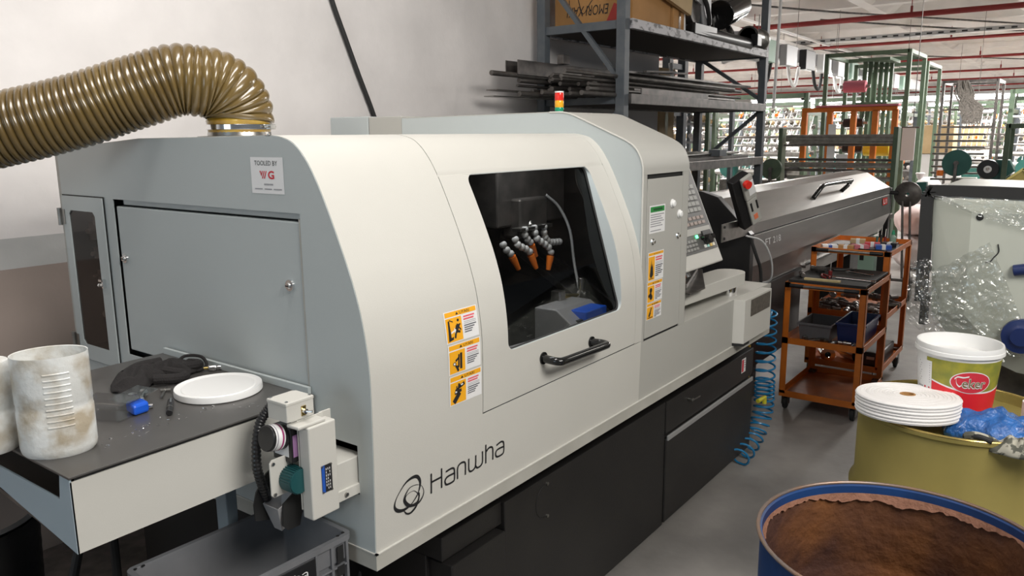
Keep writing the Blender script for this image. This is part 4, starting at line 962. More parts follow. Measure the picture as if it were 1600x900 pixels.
for a_ in (1.0, 1.8):
    for b_ in (2.8, 3.15): MB().box(a_, a_+.06, b_, b_+.06, 0, .02).build('foot', 'black', pl)
ib_ = thing('steel_trough', 'long dark steel trough standing under the side table', 'trough', (1.0, 2.0, 0))
MB().add([(.60, 1.80, .47), (1.17, 1.80, .47), (1.17, 1.90, .47), (.60, 1.90, .47), (.60, 1.78, .56), (1.17, 1.78, .56), (1.17, 1.95, .56), (.60, 1.95, .56)], [(0, 1, 2, 3), (0, 1, 5, 4), (2, 3, 7, 6), (0, 3, 7, 4), (1, 2, 6, 5)]).build('body', 'darksteel', ib_, solid=.004)
MB().box(.66, .76, 1.765, 1.80, .54, .57).build('bracket', 'steel', ib_, bevel=.002)
for a_ in (.64, 1.10): MB().box(a_, a_+.03, 1.83, 1.86, 0, .47).build('leg', 'black', ib_)
tag(MB().tube(catmull([(.74, 2.05, .02), (.78, 2.02, .45), (.84, 2.0, .72), (.90, 2.0, .78), (.93, 2.03, .60), (.92, 2.06, .02)], 8), .012, 10).build('black_hose', 'rubber', smooth=True), 'black hose looped under the side table', 'hose')

# ================================================================ bar feeder
bf = thing('bar_feeder', 'long grey stainless bar feeder with black carry handle behind the lathe', 'bar feeder', (6.2, 1.85, 0))
BX0, BX1 = 4.32, 8.13
lid = [(1.55, 1.212), (1.76, 1.345), (1.87, 1.365), (2.03, 1.345), (2.10, 1.30), (2.10, 1.152), (1.55, 1.152)]
MB().prism(lid, 'x', BX0, BX1).build('lid', 'stainless', bf, bevel=.004)
MB().box(BX0-.001, BX1+.001, 1.546, 1.552, 1.200, 1.215).build('lid_bead', 'stainless', bf, bevel=.001)
bod = [(1.545, 1.145), (1.53, .97), (1.60, .80), (1.66, .76), (2.05, .76), (2.10, .85), (2.10, 1.145)]
MB().prism(bod, 'x', BX0, BX1-.02).build('body', 'stainless', bf, bevel=.003)
MB().box(BX0, BX1-.01, 1.556, 2.09, 1.143, 1.154).build('seam', 'dark', bf)
MB().prism([(1.5, 1.17), (1.70, 1.37), (1.80, 1.40), (2.08, 1.40), (2.12, 1.3), (2.12, .2), (1.5, .2)], 'x', BX0-.06, BX0).build('end_plate', 'black', bf, bevel=.003)
MB().prism([(1.56, 1.10), (1.60, .86), (2.0, .86), (2.06, 1.26), (1.80, 1.33)], 'x', BX1, BX1+.10).build('rear_cap', 'black', bf, bevel=.01)
hh = catmull([(5.86, 1.62, 1.258), (5.93, 1.605, 1.305), (6.0, 1.60, 1.335), (6.08, 1.60, 1.343)], 4) + [Vector((6.85, 1.60, 1.337))] + [Vector((6.76, 1.605, 1.30)), Vector((6.66, 1.625, 1.262))]
MB().tube(hh, .017, 12).build('carry_handle', 'blackgloss', bf, smooth=True)
MB().box(4.6, 5.55, 1.58, 2.05, .30, .80).build('drive_cabinet', 'black', bf, bevel=.008)
MB().box(5.55, 7.9, 1.62, 2.02, .70, .78).build('under_frame', 'stainless', bf, bevel=.005)
MB().box(5.62, 6.8, 1.575, 1.60, .785, .80).build('under_bead', 'stainless', bf)
for xa in (4.7, 7.35): MB().box(xa, xa+.30, 1.68, 2.0, 0, .74).build('pedestal', 'black', bf, bevel=.005)
bd = Decal(lambda u, v, l: (u, 1.5405+(1.12-v)*-.0857-l, v), bf)
bd.text('FT 218', 4.62, 4.90, 1.066, 1.105, 'lab', .002, 'model_lettering')
l_ = bd.rect(7.78, 7.98, 1.065, 1.128, 'redgloss', .003, 'maker_badge', label='small red maker badge')
bd.rects([(7.81, 7.83, 1.075, 1.118), (7.83, 7.87, 1.075, 1.084), (7.89, 7.905, 1.075, 1.118), (7.935, 7.95, 1.075, 1.118)], 'lab', .004, 'badge_lettering', l_)
# bracket plate and hand-held pendant
pe = thing('hand_pendant', 'hand-held black and grey pendant with red stop button in front of the bar feeder', 'remote control', (4.0, 1.46, 1.24))
ax_ = Vector((.185, -.012, -.26)).normalized()      # from top to bottom of the pendant
top = Vector((3.955, 1.46, 1.495)); 
sdv = Vector((1, 0, 0)); sdv = (sdv-ax_*sdv.dot(ax_)).normalized(); fr_ = ax_.cross(sdv).normalized()
if fr_.y > 0: fr_ = -fr_
_q = Matrix.Rotation(math.radians(-32), 3, ax_); fr_ = _q @ fr_; sdv = _q @ sdv
if fr_.x > 0: _q = Matrix.Rotation(math.radians(64), 3, ax_); fr_ = _q @ fr_; sdv = _q @ sdv
RM = Matrix((sdv, fr_, ax_)).transposed()
def pb_(s0, s1, f0, f1, a0, a1):
    c = top + sdv*(s0+s1)/2 + fr_*(f0+f1)/2 + ax_*(a0+a1)/2
    return MB().obox(c, (s1-s0, f1-f0, a1-a0), RM)
hb_ = pb_(-.055, .055, -.05, .0, 0, .315).build('back_shell', 'black', pe, bevel=.006)
pb_(-.012, .056, .0, .022, .0, .14).build('upper_face', 'paint_d', pe, bevel=.006)
pb_(-.008, .055, .0, .016, .145, .305).build('lower_face', 'paint_d', pe, bevel=.005)
pb_(.012, .052, .021, .024, .03, .115).build('display', 'lab', pe, bevel=.001)
for a_, s_ in ((.165, .004), (.165, .040)): pb_(s_, s_+.011, .015, .019, a_, a_+.055).build('rocker_key', 'black', pe, bevel=.002)
pb_(.010, .034, .0155, .018, .243, .275).build('red_label', mat('orange_red_print', (.75, .20, .10), .5), pe)
c_ = top+sdv*.004+ax_*.028
MB().tube([c_+fr_*.02, c_+fr_*.03, c_+fr_*.031, c_+fr_*.05], [.016, .016, .022, .021], 22).build('stop_button', 'redgloss', pe, smooth=True, ang=40)
pp = MB().obox((4.13, 1.52, 1.215), (.50, .006, .095), Matrix.Rotation(.0, 3, 'Y')).build('bracket_plate', 'steel', pe, bevel=.001)
for z_ in (1.245, 1.185): MB().cyl((3.91, 1.516, z_), (3.91, 1.512, z_), .007, 12).build('bolt', 'dark', pp)
tag(MB().tube(catmull([(4.07, 1.44, 1.19), (4.13, 1.42, 1.08), (4.22, 1.42, .97), (4.26, 1.44, .80), (4.2, 1.50, .5), (4.25, 1.55, .02)], 8), .009, 10).build('pendant_cable', 'rubber', smooth=True), 'black cable hanging from the hand pendant', 'cable')
tag(MB().tube(catmull([(4.02, 1.44, 1.195), (4.10, 1.38, 1.16), (4.20, 1.36, 1.05), (4.27, 1.38, .93), (4.30, 1.45, .9)], 8), .005, 8).build('grey_cable', 'locline', smooth=True), 'thin grey cable looping below the hand pendant', 'cable')
# coiled blue air hose
P = []
def hx(t):
    if t < .70: q = t/.70; return Vector((4.30-.06*q, 1.40-.03*q, .74-.50*q)), Vector((0, 0, -1))
    q = (t-.70)/.30; return Vector((4.24-.42*q*q-.04*q, 1.37-.02*q, .24-.20*math.sin(q*PI/2))), Vector((-q, 0, -(1-q)-.05)).normalized()
N_ = 620; TURN = 22
for i in range(N_+1):
    t = i/N_; t2 = t if t < .6 else t
    c_, d_ = hx(t); u_ = Vector((0, 1, 0)); w_ = d_.cross(u_).normalized()
    ph = 2*PI*(8*t/.55 if t < .55 else 8+14*(t-.55)/.45); P.append(c_+.052*(math.cos(ph)*u_+math.sin(ph)*w_) + Vector((0, 0, .012)))
ah = thing('coiled_air_hose', 'blue coiled air hose hanging to the floor at the right end of the lathe', 'air hose', (4.2, 1.38, 0))
MB().tube([(p.x, p.y, max(p.z, .007)) for p in P], .0058, 8).build('coil', 'hosblue', ah, smooth=True)
MB().tube(catmull([(4.02, 1.36, .735), (4.12, 1.33, .755), (4.22, 1.35, .76), (4.30, 1.40, .74)], 6), .0065, 8).build('supply_end', 'hosblue', ah, smooth=True)
MB().tube([(4.10, 1.36, .28), (4.17, 1.345, .285), (4.17, 1.345, .25)], .012, 10).build('blow_nozzle', 'yellow', ah, smooth=True)
tag(MB().box(4.045, 4.062, 1.40, 1.41, .37, .60).build('yellow_strap', mat('ochre_strap', (.55, .33, .03), .5)), 'yellow strap hanging beside the black base corner', 'strap')

# ================================================================ tool trolleys
def trolley(name, label, x0, x1, y0, y1, zt, z2, zb, trays=True):
    t = thing(name, label, 'tool trolley', ((x0+x1)/2, (y0+y1)/2, 0)); a = .038; th = .004
    for xs in (0, 1):
        for ys in (0, 1):
            X = x1 if xs else x0; Y = y1 if ys else y0; dx = -1 if xs else 1; dy = -1 if ys else 1
            lb = MB().box(min(X, X+dx*a), max(X, X+dx*a), min(Y, Y+dy*th), max(Y, Y+dy*th), zb-.02, zt)
            lb.box(min(X, X+dx*th), max(X, X+dx*th), min(Y, Y+dy*a), max(Y, Y+dy*a), zb-.02, zt)
            lb.build('leg', 'orange', t, bevel=.001)
            cx, cy = X+dx*.035, Y+dy*.035
            w_ = MB().cyl((cx, cy-.012, .038), (cx, cy+.012, .038), .037, 22).build('caster', 'rubber', t, smooth=True, bevel=.004)
            MB().box(cx-.022, cx+.022, cy-.020, cy-.015, .03, zb-.02).box(cx-.022, cx+.022, cy+.015, cy+.020, .03, zb-.02).box(cx-.025, cx+.025, cy-.022, cy+.022, zb-.026, zb-.02).build('fork', 'darksteel', w_)
            for zz_ in (zt-.02, z2-.012): MB().cyl((X+dx*.018-(.006 if not xs else -.006)*0, Y-dy*.002, zz_), (X+dx*.018, Y-dy*.005, zz_), .005, 8).build('bolt', 'steel', t)
    for zz_, h in ((zt, .035), (z2, .040), (zb, .040)):
        s_ = MB().box(x0+.003, x1-.003, y0+.003, y1-.003, zz_-h, zz_-h+.003)
        s_.box(x0, x1, y0, y0+.003, zz_-h, zz_).box(x0, x1, y1-.003, y1, zz_-h, zz_).box(x0, x0+.003, y0, y1, zz_-h, zz_).box(x1-.003, x1, y0, y1, zz_-h, zz_)
        s_.build('tray', 'orange', t, bevel=.0008)
    MB().cyl((x0-.045, y0+.06, zt-.012), (x0-.045, y1-.06, zt-.012), .009, 12).bar((x0-.045, y0+.07, zt-.012), (x0, y0+.07, zt-.012), .012).bar((x0-.045, y1-.07, zt-.012), (x0, y1-.07, zt-.012), .012).build('push_handle', 'darksteel' if trays else 'steel', t, smooth=True)
    for yy in (y0+.075, y1-.085): MB().cyl((x0-.045, yy-.04, zt-.012), (x0-.045, yy+.04, zt-.012), .0125, 12).build('handle_grip', 'black', t, smooth=True)
    return t
T1 = (4.84, 5.50, 1.00, 1.475, .82, .47, .125); T2 = (5.53, 6.27, 1.02, 1.52, .955, .53, .17)
trolley('tool_trolley', 'nearer and lower orange three-tray tool trolley beside the bar feeder', *T1)
trolley('tool_trolley', 'farther and taller orange tool trolley next to the white sacks', *T2, trays=False)
random.seed(21)
def pliers(x, y, z, a, label, m='blackgloss', s=1.0, hm='bluep'):
    t = thing('pliers', label, 'pliers', (x, y, z)); Q = Rz(a); W = lambda p: Vector((x, y, z)) + Q @ Vector((p[0]*s, p[1]*s, p[2]))
    for k in (-1, 1): MB().tube(catmull([W((0, 0, .008)), W((-.04, .014*k, .008)), W((-.09, .02*k, .008)), W((-.13, .012*k, .008))], 4), .006, 8).build('grip', hm, t, smooth=True)
    MB().prism([(0, -.012), (.06, -.004), (.06, .004), (0, .012), (-.012, 0)], 'z', 0, .012).xform(Matrix.Translation((x, y, z)) @ Q.to_4x4()).build('jaws', m, t, bevel=.002)
def spanner(x, y, z, a, L, label, m='chrome'):
    t = thing('spanner', label, 'spanner', (x, y, z)); Q = Matrix.Translation((x, y, z)) @ Rz(a).to_4x4()
    MB().box(-L/2, L/2, -.006, .006, .002, .008).xform(Q).build('shank', m, t, bevel=.002)
    MB().lathe([(.008, 0), (.015, 0), (.015, .01), (.008, .01), (.008, 0)], (-L/2-.01, 0, 0), n=16).xform(Q).build('ring_end', m, t, smooth=True)
    MB().prism([(L/2-.005, -.008), (L/2+.01, -.015), (L/2+.025, -.010), (L/2+.012, -.004), (L/2+.012, .004), (L/2+.025, .010), (L/2+.01, .015), (L/2-.005, .008)], 'z', 0, .01).xform(Q).build('open_jaw', m, t)
def holder(x, y, z, a, s, label, m='darksteel', grp=None):
    t = thing('collet_holder', label, 'tool holder', (x, y, z), grp); Q = Matrix.Translation((x, y, z+.020*s)) @ Rz(a).to_4x4() @ Matrix.Rotation(PI/2, 4, 'Y')
    MB().lathe([(0, -.05*s), (.014*s, -.05*s), (.016*s, -.01*s), (.020*s, -.01*s), (.020*s, .012*s), (.013*s, .016*s), (.013*s, .05*s), (0, .05*s)], n=16).xform(Q).build('body', m, t, smooth=True, ang=30)
    MB().lathe([(.0135*s, .03*s), (.0165*s, .03*s), (.0165*s, .05*s), (.006*s, .052*s)], n=16).xform(Q).build('nut', 'steel', t, smooth=True, ang=30)
# top of the nearer trolley: black mat, ruler, sprays of tools
z1 = T1[4]-.032
mt_ = MB(); mt_.box(4.86, 5.48, 1.015, 1.455, z1, z1+.004).build
tag(MB().box(4.87, 5.485, 1.015, 1.46, T1[4]-.004, T1[4]+.012).box(4.86, 4.875, 1.01, 1.46, T1[4]-.02, T1[4]+.014).build('rubber_mat', 'rubber', bevel=.002), 'black rubber mat covering the top of the nearer orange trolley', 'mat')
zm = T1[4]+.012
tag(MB().box(4.90, 4.93, 1.17, 1.38, zm, zm+.012).build('wooden_rule', mat('pale_wood', (.62, .50, .26), .6), bevel=.001), 'pale yellow wooden rule at the front edge of the nearer trolley', 'rule')
spanner(5.05, 1.13, zm, 1.45, .22, 'long chrome spanner lying across the mat of the nearer trolley')
spanner(5.30, 1.15, zm, 1.1, .16, 'short chrome spanner toward the far end of the nearer trolley mat')
pliers(5.12, 1.33, zm, .5, 'red gripped pliers on the mat of the nearer trolley', hm='red')
pliers(5.33, 1.32, zm, 2.2, 'black gripped pliers at the back of the nearer trolley mat', hm='black')
holder(5.22, 1.38, zm, 1.2, 1.1, 'dark collet holder on the mat by the red pliers')
holder(5.0, 1.42, zm, .4, .9, 'dark collet holder at the rear left of the mat')
t = thing('drill_press_bit', 'upright red and steel screwdriver standing in the trolley mat', 'screwdriver', (5.15, 1.29, zm))
MB().cyl((5.15, 1.29, zm), (5.15, 1.29, zm+.03), .012).build('handle', 'red', t, smooth=True); MB().cyl((5.15, 1.29, zm+.03), (5.15, 1.29, zm+.08), .004, 8).build('blade', 'chrome', t)
# middle tray of nearer trolley
z2_ = T1[5]-.036
def bin_(name, label, x0, x1, y0, y1, z, h, m, open_=True, cat='box', parentlabel=None):
    t = thing(name, label, cat, ((x0+x1)/2, (y0+y1)/2, z)); w_ = .004; e = .012
    b = MB(); o0 = [(x0+e, y0+e), (x1-e, y0+e), (x1-e, y1-e), (x0+e, y1-e)]; o1 = [(x0, y0), (x1, y0), (x1, y1), (x0, y1)]
    v = [(p[0], p[1], z) for p in o0]+[(p[0], p[1], z+h) for p in o1]+[(p[0]*(1)+(w_ if p[0] == x0 else -w_), p[1]+(w_ if p[1] == y0 else -w_), z+h) for p in o1]+[(p[0]+(w_ if p[0] < (x0+x1)/2 else -w_), p[1]+(w_ if p[1] < (y0+y1)/2 else -w_), z+w_) for p in o0]
    f = [(3, 2, 1, 0)]+[(k, (k+1) % 4, 4+(k+1) % 4, 4+k) for k in range(4)]+[(4+k, 4+(k+1) % 4, 8+(k+1) % 4, 8+k) for k in range(4)]+[(8+k, 8+(k+1) % 4, 12+(k+1) % 4, 12+k) for k in range(4)]+[(12, 13, 14, 15)]
    b.add(v, f).build('tub', m, t, bevel=.001)
    MB().box(x0-.006, x1+.006, y0-.006, y0, z+h-.014, z+h).box(x0-.006, x1+.006, y1, y1+.006, z+h-.014, z+h).box(x0-.006, x0, y0, y1, z+h-.014, z+h).box(x1, x1+.006, y0, y1, z+h-.014, z+h).build('rim', m, t, bevel=.001)
    return t
bin_('parts_bin', 'grey plastic parts bin on the middle tray of the nearer trolley', 4.98, 5.28, 1.22, 1.42, z2_, .11, 'greycrate')
bin_('parts_bin', 'dark navy plastic bin beside the grey parts bin', 5.02, 5.40, 1.03, 1.20, z2_, .13, 'navy')
spanner(4.90, 1.24, z2_, 1.52, .26, 'bright steel bar spanner at the front of the middle tray')
for k in range(6): holder(4.93+.045*(k % 2), 1.07+.06*k, z2_, .3+k*1.3, .8, 'small steel collet holder in the row along the front of the middle tray', 'steel', 'collet holders along the middle tray')
# contents of the taller trolley
z3 = T2[4]-.031
tag(MB().box(5.60, 6.2, 1.06, 1.53, z3, z3+.004).build('foam_liner', 'black'), 'thin black liner in the top tray of the taller trolley', 'liner')
z3 += .004
random.seed(5)
for k, (x_, y_, a_, cc, lb) in enumerate([(5.68, 1.44, .4, 'lab', 'white carton on the taller trolley, left front corner'), (5.72, 1.34, .1, 'card', 'flat brown carton on the taller trolley'), (5.80, 1.27, .6, 'pink', 'salmon pink carton in the middle of the taller trolley'),
                                         (5.95, 1.22, .2, 'inkr', 'red carton on the taller trolley behind the pink one'), (6.02, 1.12, .0, 'black', 'black tool case at the right of the taller trolley'), (5.86, 1.13, .3, 'labb', 'blue carton at the right front of the taller trolley'), (6.1, 1.35, .2, 'cardl', 'light brown carton at the back of the taller trolley')]):
    t = thing('small_carton', lb, 'carton', (x_, y_, z3)); q = Matrix.Translation((x_, y_, z3)) @ Rz(a_).to_4x4()
    MB().box(-.04, .04, -.05, .05, 0, .028).xform(q).build('carton_body', cc, t, bevel=.001); MB().box(-.041, .041, -.012, .012, .0, .0287).xform(q).build('band', 'lab' if cc != 'lab' else 'labb', t)
pliers(5.70, 1.20, z3, 1.3, 'black handled pliers on the taller trolley', hm='black'); pliers(5.85, 1.43, z3, .3, 'dark pliers at the left back of the taller trolley', hm='rubber'); pliers(5.92, 1.34, z3, 2.0, 'blue handled pliers on the taller trolley', hm='navy')
t = thing('spray_bottle', 'small green topped bottle standing on the taller trolley', 'bottle', (6.17, 1.13, z3))
MB().lathe([(0, 0), (.022, 0), (.022, .05), (.008, .065), (.008, .07), (0, .07)], (6.17, 1.13, z3), n=20).build('body', 'palegreen', t, smooth=True); MB().cyl((6.17, 1.13, z3+.068), (6.17, 1.13, z3+.10), .013, 14, .006).build('cap', mat('green_cap', (.01, .30, .14), .4), t, smooth=True)
for k, (a_, b_, h_) in enumerate(((6.10, 1.17, .11), (6.12, 1.20, .13), (6.14, 1.23, .10))):
    t = thing('screwdriver', ['red', 'dark', 'green'][k] + ' handled screwdriver standing upright on the taller trolley', 'screwdriver', (a_, b_, z3))
    MB().cyl((a_, b_, z3), (a_+.01, b_, z3+h_*.5), .009, 10).build('handle', ['red', 'black', 'teal'][k], t, smooth=True); MB().cyl((a_+.01, b_, z3+h_*.5), (a_+.02, b_, z3+h_), .003, 8).build('blade', 'steel', t)
z4 = T2[5]-.036
random.seed(9)
for k in range(26):
    holder(5.62+.10*(k // 5)+random.uniform(-.02, .02), 1.09+.095*(k % 5)+random.uniform(-.015, .015), z4+(.03 if k > 20 else 0), random.uniform(0, 3.1), random.uniform(.9, 1.4), 'black and steel collet holder in the crowd on the middle tray of the taller trolley', 'darksteel', 'collet holders on the taller trolley')
z5 = T2[6]-.036
for k, (x_, y_) in enumerate(((5.70, 1.42), (5.78, 1.28))):
    t = thing('steel_chuck', ['bright steel chuck lying at the left of the bottom tray', 'bright steel sleeve in the middle of the bottom tray'][k], 'chuck', (x_, y_, z5))
    MB().lathe([(.02, -.09), (.05, -.09), (.05, .05), (.035, .06), (.035, .10), (.02, .10)], n=28).xform(Matrix.Translation((x_, y_, z5+.051)) @ Rz(.4+k*.5).to_4x4() @ Matrix.Rotation(PI/2, 4, 'Y')).build('sleeve', 'chrome', t, smooth=True, ang=30)
    MB().cyl((x_, y_, z5+.05), (x_+.02, y_-.02, z5+.052), .018).build('bore_plug', 'dark', t)
t = thing('black_tool_case', 'black tool case on the bottom tray of the taller trolley', 'case', (5.9, 1.12, z5)); MB().box(5.66, 6.1, 1.05, 1.18, z5, z5+.10).build('case', 'black', t, bevel=.01); MB().box(5.655, 5.66, 1.09, 1.14, z5+.05, z5+.07).build('latch', 'steel', t)
tag(MB().box(4.86, 5.47, 1.02, 1.455, T1[6]-.0365, T1[6]-.033).build('oil_stain_sheet', mat('oily_orange_brown', (.22, .07, .03), .3, col2=(.40, .13, .04), nscale=7), bevel=0), 'oily brown sheet lining the empty bottom tray of the nearer trolley', 'sheet')

# ================================================================ drums
bd_ = thing('blue_drum', 'open blue steel drum, rusted inside, in the lower right corner', 'drum', (1.695, .2425, 0))
DR_ = .2913
mb = MB().lathe([(0, .012), (.276, .012), (.280, 0), (.286, .002), (.284, .02), (.284, .28), (.290, .295), (.284, .31), (.284, .575), (.290, .590), (.284, .605), (.284, .872), (.2905, .874), (.2913, .880)], (1.695, .2425, 0), n=96)
mb.build('outer_wall', 'blue', bd_, smooth=True, ang=40)
MB().lathe([(0, .016), (.2775, .016), (.2795, .28), (.2855, .295), (.2795, .31), (.2795, .575), (.2855, .590), (.2795, .605), (.2795, .655), (.2835, .668), (.2795, .680), (.2795, .858)], (1.695, .2425, 0), n=96).build('inner_wall', 'rust', bd_, smooth=True, ang=40)
# torn remains of the cut lid under the rim
random.seed(4); n_ = 220; va = []; vb = []; v3 = []; vm = []
w_ = .02
for k in range(n_+1):
    a = 2*PI*k/n_
    w_ = .016+.006*math.sin(3*a+1)+.004*math.sin(11*a)+.0035*random.uniform(-1, 1) + (.012 if 2.05 < a < 2.4 else 0)
    if k == n_: w_ = w0_
    if k == 0: w0_ = w_
    va.append((1.695+.2885*math.cos(a), .2425+.2885*math.sin(a), .8785)); vm.append((1.695+.2805*math.cos(a), .2425+.2805*math.sin(a), .874)); vb.append((1.695+(.2790)*math.cos(a), .2425+(.2790)*math.sin(a), .857))
    v3.append((1.695+(.2775-w_*.3)*math.cos(a), .2425+(.2775-w_*.3)*math.sin(a), .857-w_*.9))
MB().quadstrip(va, vm).quadstrip(vm, vb).build('rim_inside', 'blue', bd_, smooth=True)
MB().quadstrip(vb, v3).build('torn_lid_edge', 'rustb', bd_, smooth=True)
MB().tube([(1.695+.2892*math.cos(2*PI*k/96), .2425+.2892*math.sin(2*PI*k/96), .879) for k in range(96)], .0045, 10, closed=True).build('rolled_rim', mat('worn_rim', (.20, .17, .16), .4, .5, col2=(.25, .16, .11), nscale=20), bd_, smooth=True)
MB().bar((1.695+.2795*math.cos(1.9), .2425+.2795*math.sin(1.9), .02), (1.695+.2795*math.cos(1.9), .2425+.2795*math.sin(1.9), .85), .006, .004, (1, 0, 0)).build('weld_seam', 'rust', bd_)

GX, GY, GR = 2.672, .268, .2845
gd = thing('gold_drum', 'olive gold steel drum carrying the bucket and tape roll', 'drum', (GX, GY, 0))
MB().lathe([(0, 0), (.278, 0), (.28, .01), (.277, .02), (.277, .25), (.289, .27), (.289, .28), (.277, .30), (.277, .535), (.287, .548), (.287, .560), (.278, .572), (.278, .585), (.291, .602), (.291, .614), (.277, .632), (.277, .862), (.284, .868), (.285, .880)], (GX, GY, 0), n=96).build('wall', 'gold', gd, smooth=True, ang=40)
MB().lathe([(.284, .880), (.273, .880), (.270, .858), (.268, .850), (0, .850)], (GX, GY, 0), n=96).build('drum_lid', 'gold', gd, smooth=True, ang=40)
MB().tube([(GX+.2805*math.cos(2*PI*k/96), GY+.2805*math.sin(2*PI*k/96), .880) for k in range(96)], .0048, 10, closed=True).build('rolled_rim', 'goldrim', gd, smooth=True)
ZG = .8505
# bucket
BC = (2.735, .272); 
bu = thing('yogurt_bucket', 'white food bucket with red and gold label, contents white, on the gold drum', 'bucket', (2.735, .285, ZG))
def prof_b(z): return .099+(.118-.099)*(z-ZG)/.225
BCX, BCY = 2.735, .285
MB().lathe([(0, .002), (.095, .002), (.099, .006), (.1165, .195), (.1165, .200), (.1245, .202), (.1235, .212), (.1215, .214), (.121, .224), (.1195, .229), (.115, .228), (.113, .20), (.0985, .02), (0, .016)], (BCX, BCY, ZG), n=72).build('body', 'white', bu, smooth=True, ang=35)
MB().lathe([(.1115, 0), (.06, .004), (0, .003)], (BCX, BCY, ZG+.185), n=48).build('white_paste', 'white', bu, smooth=True)
def bfn(u, v, l):
    r = prof_b(v)+.0020+l; return (BCX+r*math.cos(u), BCY+r*math.sin(u), v)
bkd = Decal(bfn, bu)
def around(u0, u1, f0, f1, m, l, nm, par=None, n=120):
    A = [bfn(u0+(u1-u0)*i/n, f0(i/n), l) for i in range(n+1)]; B = [bfn(u0+(u1-u0)*i/n, f1(i/n), l) for i in range(n+1)]
    return MB().quadstrip(A, B).build(nm, m, par or bu, smooth=True)
D_ = PI/180
olive = mat('olive_print', (.36, .33, .04), .4, col2=(.22, .24, .04), nscale=30)
pr_ = around(140*D_, 330*D_, lambda t: ZG+.03, lambda t: ZG+.190, olive, 0, 'printed_wrap')
sw_ = lambda t: ZG+.118-.030*math.sin(PI*min(1, t*1.15))+.012*t
around(150*D_, 330*D_, sw_, lambda t: sw_(t)+.005, 'lab', .0004, 'white_swoosh', pr_)
around(150*D_, 330*D_, lambda t: ZG+.03, sw_, mat('red_print', (.72, .02, .03), .4), .0004, 'red_band', pr_)
around(112*D_, 150*D_, lambda t: ZG+.03, lambda t: ZG+.178, 'lab', .001, 'nutrition_label', bu, 60)
bkd.rects([(147*D_, (124+2*((k*5) % 3))*D_, ZG+.168-.0075*k, ZG+.171-.0075*k) for k in range(9)], 'labt', .0014, 'small_print')
bkd.rects([(147*D_, 136*D_, ZG+.078, ZG+.094)], 'inkr', .0014, 'red_tab'); bkd.rects([((132-4*k)*D_, (130-4*k)*D_, ZG+.07, ZG+.092) for k in range(3)]+[((147-2.4*k)*D_, (146-2.4*k)*D_, ZG+.03, ZG+.062) for k in range(5)], 'labt', .0014, 'small_print')
oc, oz = 207*D_, ZG+.128
el = lambda a, b: [(oc+a/.108*math.cos(2*PI*k/40), oz+b*math.sin(2*PI*k/40)) for k in range(40)]
def ell(a, b, m, l, nm):
    mb = MB(); P = el(a, b); mb.add([bfn(oc, oz, l)]+[bfn(u, v, l) for u, v in P], [(0, 1+k, 1+(k+1) % 40) for k in range(40)]); return mb.build(nm, m, pr_)
def ell2(a, b, m, l, nm):
    mb = MB()
    R = [[bfn(oc+a*s/.108*math.cos(2*PI*k/40), oz+b*s*math.sin(2*PI*k/40), l) for k in range(41)] for s in (.02, .3, .6, .8, 1.0)]
    for A, B in zip(R, R[1:]): mb.quadstrip(A, B)
    return mb.build(nm, m, pr_)
ell2(.056, .035, 'lab', .0010, 'badge_border'); ell2(.053, .0325, 'inkr', .0018, 'badge')
bkd.text('eker', oc-.025/.108, oc+.040/.108, oz-.017, oz+.014, 'lab', .0026, 'badge_lettering', pr_, bold=.03)
bkd.text('eker', oc-.0235/.108, oc+.0385/.108, oz-.0155, oz+.0125, mat('dark_olive_ink', (.16, .13, .03), .5), .0032, 'badge_lettering', pr_)
bkd.strokes([[(oc-.044/.108, oz+.010), (oc-.036/.108, oz+.017), (oc-.022/.108, oz+.016), (oc-.008/.108, oz+.020)], [(oc-.040/.108, oz+.012), (oc-.038/.108, oz-.004), (oc-.031/.108, oz-.013), (oc-.026/.108, oz-.010)]], .0045, 'lab', .0026, 'badge_flourish', pr_)
MB().tube(catmull([(BCX+.121*math.cos(a), BCY+.121*math.sin(a), ZG+.19-.012*math.sin((a-3.6)*1.2)) for a in (4.9, 5.1, 5.3, 5.5)], 4), .003, 8).build('handle_lug', 'white', bu, smooth=True)

# white tape roll
tr = thing('tape_roll', 'large flat roll of white woven tape overhanging the gold drum rim', 'tape roll', (2.535, .385, .885))
TM = Matrix.Translation((2.530, .385, .887)) @ Matrix.Rotation(math.radians(3.0), 4, 'Y') @ Matrix.Rotation(math.radians(-2), 4, 'X')
pr2 = [(.022, .0), (.143, .0)]; zc = 0
for k in range(6):
    z0 = .0095*k; pr2 += [(.143+.0016*(k % 2), z0+.001), (.1448+.0008*((k*3) % 2), z0+.0048), (.1425, z0+.0092)]
pr2 += [(.142, .057)]
nr = 26
for k in range(nr): r_ = .142-(.118)*(k+.5)/nr; pr2 += [(r_+.001, .0572), (r_, .0558+.0022*((k*7 % 5)/5))]
pr2 += [(.022, .056), (.022, 0)]
MB().lathe(pr2, n=80).xform(TM).build('wound_tape', 'tape', tr, smooth=True, ang=25)
MB().lathe([(.022, .0), (.022, .0575), (.0165, .0575), (.0165, .0)], n=32, close=False).xform(TM).build('cardboard_core', 'card', tr, smooth=True)
MB().tube([TM @ Vector((.1455*math.cos(-1.15+.02*k), .1455*math.sin(-1.15+.02*k), .004+.006*k)) for k in range(9)], .005, 8).build('frayed_end', 'tape', tr, smooth=True)
